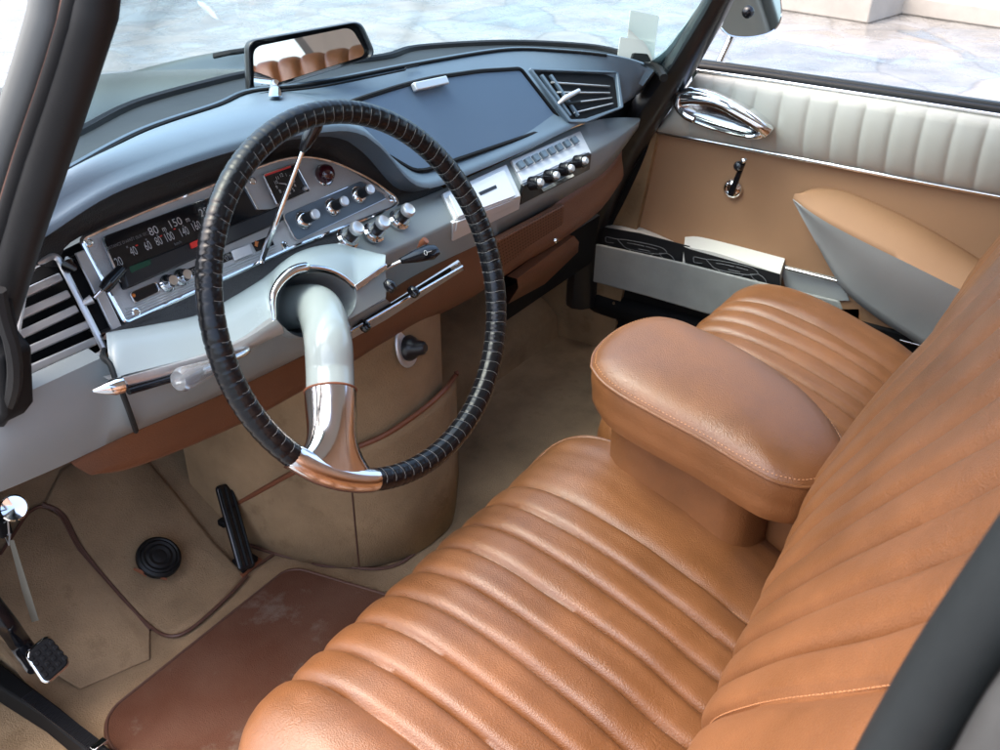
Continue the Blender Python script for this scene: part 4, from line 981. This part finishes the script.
# chrome strips and window seal
def strip(pts, x, r, n=30, flat=1): return MB().tube(lin([X(*p, x) for p in pts], n), r, 10, flat=flat)
strip(bt, XD-.012, .0042).build('chrome_strip', CHROME, do)
strip([(697, 70.5), (760, 79), (830, 89.5), (900, 100), (1000, 115.5), (1100, 131)], XD-.004, .0030).build('chrome_strip', CHROME, do)
strip([(694, 66.5), (760, 75.5), (830, 86), (900, 96.5), (1000, 112), (1100, 127)], XD+.012, .0085).build('window_seal', RUBBER, do)
strip([(692, 62.5), (760, 71.5), (830, 82), (900, 92.5), (1000, 107.5), (1100, 123)], XD+.03, .0075).build('window_seal', SEALR, do)
m = MB(); m.slab([X(*p, XD+.032) for p in [(692, 64), (830, 84), (1000, 109), (1120, 128), (1120, 300), (692, 250)]], (1, 0, 0), .05); m.build('door_skin', BODY, do)
# handle: boat shaped chrome bowl with a lever
HP = Plane((XD-.050, 0, 0), (-1, 0, 0))
ho = [HP(*p) for p in [(676, 92), (690, 88.5), (712, 93), (742, 106), (764, 121), (770, 132), (760, 139), (738, 136), (706, 127), (682, 116), (674, 104)]]
hos = smoothpath(ho+[ho[0]], 61)[:-1]; hcn = sum(hos, V())/len(hos)
m = MB(); NX = V((-1, 0, 0))
m.grid([[p-NX*.022 for p in hos], [p+NX*.004 for p in hos], [hcn+(p-hcn)*.93+NX*.010 for p in hos], [hcn+(p-hcn)*.84+NX*.010 for p in hos], [hcn+(p-hcn)*.78+NX*.004 for p in hos]], cu=True)
hb = m.build('handle_bowl', CHROME, do, sharp=70)
lv = smoothpath([HP(*p, d_) for p, d_ in [((682, 100), .014), ((694, 100), .022), ((716, 104), .024), ((740, 116), .020), ((760, 128), .014), ((768, 133), .006)]], 30)
MB().tube(lv, [.010-.003*math.sin(i/29*3.1) for i in range(30)], 14, flat=.5, up=NX).build('handle_lever', CHROME, hb)
MB().tube(smoothpath([HP(*p, d_) for p, d_ in [((680, 110), .006), ((686, 116), .012), ((694, 120), .012)]], 12), .007, 12).build('lock_button', CHROME, hb)
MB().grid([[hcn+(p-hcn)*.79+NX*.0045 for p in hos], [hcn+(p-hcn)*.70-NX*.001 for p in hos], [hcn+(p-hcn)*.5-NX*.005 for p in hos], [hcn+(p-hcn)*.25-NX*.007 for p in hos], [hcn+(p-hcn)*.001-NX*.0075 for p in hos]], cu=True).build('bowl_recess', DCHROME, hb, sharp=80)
# window crank
wc = X(733, 188.5, XD-.002)
MB().lathe(wc, NX, [(.0195, 0), (.0190, .004), (.0150, .008), (.0110, .010), (.0105, .006), (.0001, .006)], 30).build('crank_plate', CHROME, do)
c1, c2 = HP(731, 195, .0), HP(745, 160, .012)
d = (c2-c1); L = d.length; d.normalize(); sx_ = NX.cross(d)
wk = MB().slab(roundpoly([c1-sx_*.0058, c1+sx_*.0058, c2+sx_*.0040, c2-sx_*.0040], .004, 4), NX, .006).build('window_crank', BLACKG, do, bevel=.002)
MB().lathe(HP(741, 166, .006), V((-1, 0, .25)), [(.0055, 0), (.0090, .006), (.0092, .014), (.006, .020), (.0001, .021)], 18).build('crank_knob', BLACKG, wk)
MB().lathe(c2+NX*.004, V((-1, 0, .1)), [(.0045, -.004), (.0045, .006), (.0001, .008)], 14).build('crank_tip', CHROME, wk)
# armrest: tan top, grey body
atx = [(795, 197, .045), (815, 188, .012), (845, 191, .004), (880, 205, .003), (920, 224, .002), (955, 244, .002), (990, 266, .002), (1040, 300, .002)]
alx = [(793, 199, .046), (812, 213, .056), (835, 227, .062), (870, 245, .068), (905, 262, .074), (935, 277, .078), (967, 293, .080), (1030, 325, .082)]
abx = [(793, 201, .044), (806, 225, .040), (820, 250, .034), (832, 272, .030), (846, 293, .026), (880, 320, .022), (916, 343, .020), (980, 385, .02)]
A1 = smoothpath([X(p[0], p[1], XD-p[2]) for p in atx], 40); A2 = smoothpath([X(p[0], p[1], XD-p[2]) for p in alx], 40); A3 = smoothpath([X(p[0], p[1], XD-p[2]) for p in abx], 40)
m = MB(); m.grid([[p+V((.01, 0, -.01)) for p in A1]]+[[a.lerp(b, t)+V((-.0, 0, .008*math.sin(math.pi*t))) for a, b in zip(A1, A2)] for t in [k/8 for k in range(9)]]+[[p+V((.004, 0, -.006)) for p in A2]]); ar = m.build('armrest_top', DOORT, do, sharp=80)
m = MB(); m.grid([[p+V((.003, 0, -.001)) for p in A2]]+[[a.lerp(b, t)+V((-.004*math.sin(math.pi*t)+.010*math.sin(math.pi*t)*t, 0, 0)) for a, b in zip(A2, A3)] for t in [k/8 for k in range(9)]]+[[V((XD, p.y, p.z)) for p in A3]]); m.build('armrest_body', GVINYL, do, sharp=80)
# map pocket
MB().slab([X(*p, XD-.045) for p in [(597, 243), (680, 261), (762, 281.5), (840, 300), (860, 350), (740, 322), (704, 312), (650, 296), (594, 281)]], NX, .006).build('map_pocket', POCKETV, do, bevel=.003)
MB().slab([X(*p, XD-.0) for p in [(780, 264), (842, 279), (850, 300), (790, 300)]], NX, .004).build('pocket_backing', GVINYL, do)
MB().tube([X(786, 268, XD-.012), X(840, 281.5, XD-.012)], .0032, 10).build('chrome_strip', CHROME, do)
MB().tube([X(840, 282, XD-.010), X(848, 292, XD-.010)], .002, 8).build('chrome_strip', CHROME, do)
MB().tube([X(900, 340, XD-.012), X(960, 356, XD-.012)], .0032, 10).build('chrome_strip', CHROME, do)
# booklets in the pocket
def mkbook(cov, lo, hi, xs, thick, label, sk):
    t = thing('booklet', X(*cov[0], xs), label, 'booklet', 'car booklets in the door pocket')
    MB().slab([X(*p, xs) for p in cov], NX, .0014).build('cover', PRINTB, t)
    a = smoothpath([X(*p, xs+.0015) for p in lo], 24); b = smoothpath([X(*p, xs+thick) for p in hi], 24)
    drop = V((0, 0, -.12))
    m = MB(); m.grid([[p+drop for p in a], a, b, [p+drop for p in b]]); m.grid([[a[0]+drop, b[0]+drop], [a[0], b[0]]]); m.grid([[a[-1]+drop, b[-1]+drop], [a[-1], b[-1]]])
    m.build('pages', PAPER, t, sharp=40)
    m = MB()
    for line in sk: m.tube(smoothpath([X(*p, xs-.0022) for p in line], 10*len(line)), .0006, 5)
    m.build('cover_drawing', PRINTW, t)
def cars(ox, oy, k):
    f = lambda pts: [(ox+x*k, oy+y*k+x*k*.235) for x, y in pts]
    return [f([(0, 5), (0, 0), (12, -.5), (22, -2), (48, -3), (60, -2), (64, 2), (56, 4)]), f([(12, -.5), (16, 3), (24, 7), (52, 5.5), (64, 2)]), f([(22, 1), (30, .4), (40, .2)]), f([(42, 0), (54, .5)]),
            f([(24, 7), (28, 9), (44, 9), (50, 6)]), f([(34, 4.5), (46, 4.2)]), f([(0, 0), (0, 5), (8, 4.6)]), f([(64, 2), (69, 4), (72, 8), (70, 12)]), f([(56, 4), (60, 8), (66, 10)])]
mkbook([(599, 226), (640, 233), (690, 246), (690, 290), (640, 280), (599, 262)], [(599, 226), (640, 234), (690, 248)], [(598, 222.5), (622, 222), (652, 232), (690, 249)], XD-.030, .03, 'black covered booklet with white line drawing at the front end of the door pocket', cars(606, 237, .95))
mkbook([(683, 246), (690, 249), (780, 274), (781, 300), (740, 296), (688, 282)], [(684, 246.5), (720, 254), (780, 274)], [(685, 237), (700, 237), (740, 246.5), (785, 258.5)], XD-.034, .034, 'thicker black booklet with broad white pages, nearer the door armrest', cars(694, 257, 1.0))

# ================================================================== SEATS
def cushion(par, xa, xb, s0, s1, nch, prof, rx, rxr, name='cushion', lear=LEATHER, zlow=.06, depth=.012):
    """profile prof: list of (y,z) from the front foot over the top to the crease"""
    P = smoothpath([V((0, y, z)) for y, z in prof], 110)
    xs = []; 
    NXS = 260
    w = (s1-s0)/nch
    rows = []; pts = []
    cols = []
    for i in range(-14, NXS+15):
        if i < 0:
            a = (-i)/14; cols.append((xa, .0, 1, a, -1))
        elif i > NXS: cols.append((xb, .0, 1, (i-NXS)/14, 1))
        else: cols.append((xa+(xb-xa)*i/NXS, 0, 0, 0, 0))
    def pleat(x):
        if x <= s0 or x >= s1:
            e = min(abs(x-s0), abs(x-s1)); return depth*.92*math.exp(-(e/.0085))*.9
        t = ((x-s0)/w) % 1*2-1
        return depth*abs(t)**4.4*.8+depth*.55*math.exp(-((1-abs(t))*w/2/.0016)**2)*.5
    for j, p in enumerate(P):
        a = P[max(0, j-1)]; b = P[min(len(P)-1, j+1)]; tg = (b-a).normalized(); n = V((0, tg.z, -tg.y))
        row = []
        for (x, _, side, a_, sg) in cols:
            e = min(x-xa, xb-x)
            rr = rxr if x > (xa+xb)/2 else rx
            if side: d = rr*.72+a_*.16; xx = x
            else:
                d = 0
                if e < rr: d = rr*.72*(1-math.sqrt(max(0, 1-((rr-e)/rr)**2)))
                wob = .0022*noise.noise(V((x*15, p.y*7, p.z*7)))
                d += pleat(x+wob)*min(1, e/.02); xx = x
                if s0-.02 < x < s1+.02:
                    ds_ = abs(((x+wob-s0)/w+.5) % 1-.5)*w
                    d += .0007*math.sin(j*2.6+3*noise.noise(V((x*60, j*.2, 0))))*math.exp(-ds_/.005)*(.5+noise.noise(V((x*9, p.y*9, 5))))
                d += .006*max(0, noise.noise(V((x*7+3, p.y*26, p.z*26))))**2*math.exp(-((p.y+.02)/.10)**2)
                # irregular stuffing
                d += .0022*noise.noise(V((x*14, p.y*11, p.z*11)))+.0012*noise.noise(V((x*45, p.y*16, p.z*16)))
            q = V((xx, p.y, p.z))-n*d
            row.append(q)
        rows.append(row)
    def surf(x, jj, lift=0):
        p = P[int(jj)]; a = P[int(jj)-1]; b = P[min(len(P)-1, int(jj)+1)]; tg = (b-a).normalized(); n = V((0, tg.z, -tg.y)); e = min(x-xa, xb-x); rr = rxr if x > (xa+xb)/2 else rx
        d = rr*.72*(1-math.sqrt(max(0, 1-((rr-e)/rr)**2))) if e < rr else 0
        d += pleat(x)*min(1, max(0, e)/.02)
        return V((x, p.y, p.z))-n*(d-lift)
    jf = max(range(len(P)), key=lambda i: P[i].y)
    cushion.surf = surf; cushion.jf = jf; cushion.n = len(P)
    o = MB().grid(rows).build(name, lear, par, sharp=80, fixn=True)
    if xb > xa:
        e_ = s1 if xb-s1 > .02 else xb-.1
        pth = [surf(e_+.004, jf+3), surf(e_+(xb-e_)*.4, jf+3), surf(xb-.034, jf+6), surf(xb-.012, jf+14), surf(xb-.004, jf+26), surf(xb-.0015, jf+45), surf(xb-.0015, len(P)-12)]
        MB().tube(smoothpath([p for p in pth], 60), .0034, 8).build('piping', lear, o)
        pth = [surf(s0-.006, jf+6, .001), surf(s0-.016, jf+1, .001), surf(s0-.024, jf-6, .001), surf(s0-.027, jf-14, .001), surf(s0-.027, jf-24, .001)]
        MB().tube(smoothpath([p for p in pth], 40), .0032, 8).build('piping', lear, o)
    # seam threads down the valleys
    m = MB()
    for c in range(nch+1):
        x = s0+c*w
        for j in range(4, len(P)-3):
            a, b = P[j], P[j+1]; tg = (b-a).normalized(); n = V((0, tg.z, -tg.y))
            xw = x-.0022*noise.noise(V((x*15, a.y*7, a.z*7)))
            dd = pleat(x)-.0012+.0022*noise.noise(V((x*14, a.y*11, a.z*11)))
            for f_ in (.1, .6):
                u = a.lerp(b, f_); v = a.lerp(b, f_+.36)
                m.tube([V((xw+.0024, u.y, u.z))-n*(dd-.0002), V((xw+.0024, v.y, v.z))-n*(dd-.0002)], .0005, 4)
    m.build('stitching', THREAD, o)
    return o, P
CPROF = [(y+.034, z+.006) for y, z in [(-.135, .05), (-.118, .12), (-.098, .19), (-.088, .232), (-.096, .268), (-.122, .294), (-.165, .306), (-.22, .304), (-.30, .287), (-.38, .262), (-.44, .235), (-.56, .19)]]
ds = thing('driver_seat', V((-.36, -.35, 0)), 'large tan leather driver seat with deep pleats in the foreground', 'car seat', 'front leather seats')
dsc, _ = cushion(ds, -.685, -.026, -.578, -.187, 8, CPROF, .085, .05)
# piping on the front corner
ps = thing('passenger_seat', V((.3, -.35, 0)), 'tan leather passenger seat beyond the padded armrest', 'car seat', 'front leather seats')
CPR2 = [(y-.012, z+.004) for y, z in CPROF]
psc, _ = cushion(ps, .005, .600, .105, .462, 8, CPR2, .085, .085)
def backrest(par, xl, xr, sl, sr, nch, cre, kl, kr, top, drift, cr2, tk, kq0, kq1, rx=.05):
    """surface from crease (y,z) upwards; recline slope kl at the left seam, kr at the right edge; seams drift sideways with height"""
    NH, NXS = 90, 260
    rows = []; w = (sr-sl)/nch
    def pleat(u):
        x = u
        if x <= sl or x >= sr:
            e = min(abs(x-sl), abs(x-sr)); return .010*math.exp(-(e/.009))
        t = ((x-sl)/w) % 1*2-1; return .0105*abs(t)**3.4*.85+.012*math.exp(-((1-abs(t))*w/2/.0028)**2)*.6
    def surf(x, h):
        s = (x-xl)/(xr-xl); k = kl+(kr-kl)*s
        z = cre[1]+h
        # rounded foot that tucks under, then a lumbar bulge, then straight
        hq = min(h, .32); y = cre[0]+(cr2-cre[0])*s-k*h-(kq0+(kq1-kq0)*s)*(hq*hq+2*hq*max(0, h-.32))-(.042+tk*s+.050*math.sin(math.pi*min(1, max(0, s))))*math.exp(-((h+.02)/.105)**2)
        xx = x+drift*(1-s)*h
        return V((xx, y, z))
    def nrm(x, h):
        a = surf(x+.002, h)-surf(x-.002, h); b = surf(x, h+.002)-surf(x, h-.002); n = a.cross(b).normalized()
        return n if n.y > 0 else -n
    for j in range(NH+1):
        hh = -.05+(top+.05)*j/NH; row = []
        for i in range(-10, NXS+11):
            side = 0
            x = xl+(xr-xl)*min(max(i, 0), NXS)/NXS
            e = min(x-xl, xr-x); d = 0
            if i < 0: d = rx*.8+(-i)/10*.09
            elif i > NXS: d = rx*.8+(i-NXS)/10*.09
            else:
                if e < rx: d = rx*.8*(1-math.sqrt(max(0, 1-((rx-e)/rx)**2)))
                fade = min(1, max(0, (hh+.02)/.05))
                d += pleat(x+.002*noise.noise(V((x*15, hh*8, 1))))*min(1, e/.02)*fade
                d += .008*max(0, noise.noise(V((x*9, hh*34, 4))))**2*math.exp(-((hh-.03)/.07)**2)
                d += .0022*noise.noise(V((x*13, hh*12, 3)))+.0012*noise.noise(V((x*45, hh*15, 8)))
            et = top-hh
            if et < .05: d += .05*(1-math.sqrt(max(0, 1-((.05-et)/.05)**2)))
            # scalloped upper edge follows the pleats
            zt = 0
            row.append(surf(x, hh)-nrm(x, hh)*d)
        rows.append(row)
    # close over the top to a rear face
    last = rows[-1]
    rows.append([p+V((0, -.03, -.004)) for p in last]); rows.append([p+V((0, -.10, -.05)) for p in last]); rows.append([p+V((0, -.11, -.40)) for p in last])
    o = MB().grid(rows).build('backrest', LEATHER, par, sharp=80)
    m = MB()
    for c in range(nch+1):
        x = sl+c*w
        for j in range(8, NH-6):
            for f_ in (0, .5):
                h0_ = -.05+(top+.05)*(j+f_)/NH; h1_ = h0_+(top+.05)/NH*.34
                fade = min(1, max(0, (h0_+.02)/.05))
                xw = x-.002*noise.noise(V((x*15, h0_*8, 1))); n = nrm(xw, h0_); dd = pleat(x)*fade-.0012+.0022*noise.noise(V((x*13, h0_*12, 3)))
                m.tube([surf(xw+.0024, h0_)-n*dd, surf(xw+.0024, h1_)-n*dd], .0005, 4)
    m.build('stitching', THREAD, o)
    return o
backrest(ds, -.70, -.045, -.415, -.095, 9, (-.415, .235), .38, .12, .640, -.80, -.390, .05, .85, .50)
backrest(ps, .0, .600, .09, .49, 8, (-.372, .235), .46, .42, .60, .0, -.372, .05, 0, 0)
# centre armrest between the seats
ca = thing('centre_armrest', V((-.07, -.3, .2)), 'thick padded tan leather armrest folded down between the two front seats', 'armrest')
APx = [(591, 366), (594, 352), (606, 338), (624, 326), (648, 319), (672, 322), (694, 331), (730, 348), (770, 371), (805, 396), (832, 424), (845, 446), (848, 462), (842, 474), (826, 483), (806, 487), (786, 484), (768, 478), (735, 459), (700, 438), (655, 414), (618, 393), (600, 379)]
AZ = lambda p: .468-.052*max(0, min(1, (p.y+.12)/-.34))
def apt(px, py):
    z = .46
    for _ in range(6): p = Z(px, py, z); z = AZ(p)
    return Z(px, py, z)
ao = [apt(*p) for p in APx]; aos = smoothpath(ao+[ao[0]], 121)[:-1]
acn = sum(aos, V())/len(aos)
m = MB(); rows = []
H = .051
rows.append([acn+(p-acn)*.93-UPZ*(H+.010) for p in aos])
for k in range(0, 4): rows.append([acn+(p-acn)*(.972+.010*math.sin(k/3*1.57))-UPZ*(H-.002-k*.006) for p in aos])
for k in range(1, 9):
    t = k/8; rows.append([acn+(p-acn)*(.982+.010*math.sin(math.pi*t)+.006*t)-UPZ*(H-.020)*(1-t) +V((0, 0, .0016*noise.noise(p*22+V((0, 0, k*.5)))))*(1 if 1 < k < 8 else 0) for p in aos])
rows.append([acn+(p-acn)*.990-UPZ*-.000 for p in aos])
for sc, dz in ((.975, .0035), (.95, .0075), (.91, .0125), (.85, .017), (.75, .021), (.6, .0245), (.4, .027), (.2, .0283), (.0005, .0286)): rows.append([acn+(p-acn)*sc+UPZ*dz for p in aos])
m.grid(rows, cu=True); arm = m.build('arm_pad', LEATHER, ca, sharp=80)
MB().tube([acn+(p-acn)*.997+UPZ*-.001 for p in aos], .0020, 8, closed=True, up=UPZ).build('piping', LEATHER, arm)
m = MB(); L_ = smoothpath([acn+(p-acn)*.968+UPZ*.0052 for p in aos]+[acn+(aos[0]-acn)*.968+UPZ*.0052], 361)
for i in range(0, 360, 2): m.tube([L_[i], L_[i].lerp(L_[i+1], .8)], .0007, 4)
m.build('stitching', THREAD, arm)
m = MB(); bs = [acn+(p-acn)*.68-UPZ*(H+.008)+V((.022, .032, 0)) for p in aos]; m.grid([bs, [p-UPZ*.13 for p in bs], [p-UPZ*.25 for p in bs]], cu=True); m.build('arm_base', LEATHER, ca)
MB().slab(roundpoly([V((-.046, -.22, .13)), V((.0, -.22, .13)), V((.0, -.52, .13)), V((-.046, -.52, .13))], .01, 3), UPZ, .185).build('centre_block', LEATHER, ca, bevel=.012, seg=4)

# ================================================================== MIRRORS AND THE WINDSCREEN TAG
mi = thing('interior_mirror', Y(278, 100, .36), 'black framed rear view mirror on a chrome stem above the dashboard', 'mirror')
MPp = [(249, 52), (256, 47), (350, 26), (362, 28), (369, 44), (370, 52), (364, 59), (262, 90), (253, 88), (247, 72)]
mc = Y(308, 58, .345)
MN = ((V((-.33, -.62, .838))-mc).normalized()-(mc-CC).normalized()).normalized()
MP = Plane(mc, MN)
mo = roundpoly([MP(*p) for p in [(245, 41), (360, 20.5), (376, 56), (247, 96.5)]], [.013, .013, .015, .012], 6)
mcn = sum(mo, V())/len(mo)
MB().grid([[mcn+(p-mcn)*.55-MN*.022 for p in mo], [mcn+(p-mcn)*.93-MN*.018 for p in mo], [p-MN*.008 for p in mo], [p+MN*.004 for p in mo], [mcn+(p-mcn)*.965+MN*.007 for p in mo], [mcn+(p-mcn)*.93+MN*.004 for p in mo]], cu=True).build('mirror_housing', BLACK, mi, sharp=60)
gl_ = roundpoly([MP(*p, .004) for p in [(253, 47), (351, 27), (367, 55), (254, 90)]], [.013, .012, .013, .008], 6)
MB().slab(gl_, MN, .001).build('mirror_glass', MIRROR, mi)
f_ = Z(276, 101, .735)
MB().tube(smoothpath([MP(290, 70, -.016), MP(276, 82, -.014), Z(275, 93, .752), f_], 14), [.006]*8+[.0065, .007, .0075, .008, .009, .010], 12).build('mirror_stem', CHROME, mi)
MB().slab([f_+V((a, b, -.004)) for a, b in ((-.016, -.016), (.016, -.02), (.02, .012), (-.012, .014))], UPZ, .007).build('stem_foot', CHROME, mi, bevel=.003)
wm = thing('wing_mirror', X(752, 15, .86), 'pale chrome backed wing mirror outside the passenger window', 'mirror')
wn = V((-.62, -.76, .16)).normalized(); WP = Plane(X(752, 15, .86), wn)
wo = smoothpath([WP(*p) for p in [(719, 28), (726, 10), (738, -18), (758, -30), (776, -20), (781, 4), (780, 22), (770, 33), (748, 38), (728, 36), (719, 28)]], 41)[:-1]
wcn = sum(wo, V())/len(wo)
MB().grid([[wcn+(p-wcn)*.5-wn*.04 for p in wo], [wcn+(p-wcn)*.9-wn*.025 for p in wo], [p for p in wo], [wcn+(p-wcn)*.985+wn*.004 for p in wo], [wcn+(p-wcn)*.95+wn*.003 for p in wo]], cu=True).build('mirror_shell', CHROME, wm, sharp=70)
MB().slab([wcn+(p-wcn)*.955+wn*.002 for p in wo], wn, .001).build('mirror_glass', MIRRORB, wm)
MB().lathe(WP(748, 12, .003), wn, [(.012, 0), (.010, .006), (.006, .010), (.0001, .011)], 16).build('reflection_dome', BLACKG, wm)  # solid dark dome imitating the mount's reflection in the glass
MB().tube([wcn-wn*.03, wcn-wn*.03+V((-.05, .02, -.10)), X(700, 70, .72)], .008, 10).build('mirror_arm', CHROME, wm)
tg = thing('windscreen_tag', Z(640, 62, .65), 'frosted white plastic permit holder stuck at the far windscreen corner', 'permit holder')
TP = Plane(Z(636, 62, .655)+V((.01, .01, 0)), V((-.62, -.74, .25)))
MB().slab(roundpoly([TP(*p) for p in [(630, 10), (659, 16), (655, 44), (627, 38)]], .004, 3), TP.n, .0016).build('upper_sheet', FROST, tg)
MB().slab(roundpoly([TP(*p, .002) for p in [(620, 37), (655, 42), (654, 56), (650, 63), (617, 58)]], .003, 3), TP.n, .002).build('lower_sheet', FROST, tg)
MB().slab(roundpoly([TP(*p, .006) for p in [(632, 53), (646, 54), (650, 62), (629, 62)]], .003, 3), TP.n, .008).build('clip', SEALR, tg, bevel=.002)
for o in bpy.data.objects:
    if '_w' in o.keys(): del o['_w']

# ================================================================== LIGHT
w = bpy.data.worlds.new('World'); S.world = w; w.use_nodes = True
nt = w.node_tree; bg = nt.nodes['Background']; sky = nt.nodes.new('ShaderNodeTexSky'); sky.sky_type = 'NISHITA'; sky.sun_disc = False
EL, AZ_ = R(64), R(-42)
sky.sun_elevation = EL; sky.sun_rotation = AZ_; sky.air_density = 1.0; sky.dust_density = 5.0; sky.ozone_density = 1.0
nt.links.new(sky.outputs[0], bg.inputs[0]); bg.inputs[1].default_value = .15
sun = bpy.data.lights.new('sun', 'SUN'); sun.energy = .5; sun.angle = R(100); sun.color = (1, .975, .94)
so = bpy.data.objects.new('sun', sun); COL.objects.link(so)
# sky texture: rotation 0 puts the sun at +Y, growing clockwise seen from above
sd = V((math.sin(AZ_)*math.cos(EL), math.cos(AZ_)*math.cos(EL), math.sin(EL)))
so.rotation_euler = sd.to_track_quat('Z', 'Y').to_euler()
S.view_settings.view_transform = 'Standard'; S.view_settings.look = 'None'; S.view_settings.exposure = 2.1; S.view_settings.gamma = 1
S.render.engine = 'CYCLES'
S.cycles.max_bounces = 10; S.cycles.transparent_max_bounces = 16; S.cycles.caustics_reflective = False; S.cycles.caustics_refractive = False
S.cycles.use_denoising = True; S.cycles.sample_clamp_indirect = 6
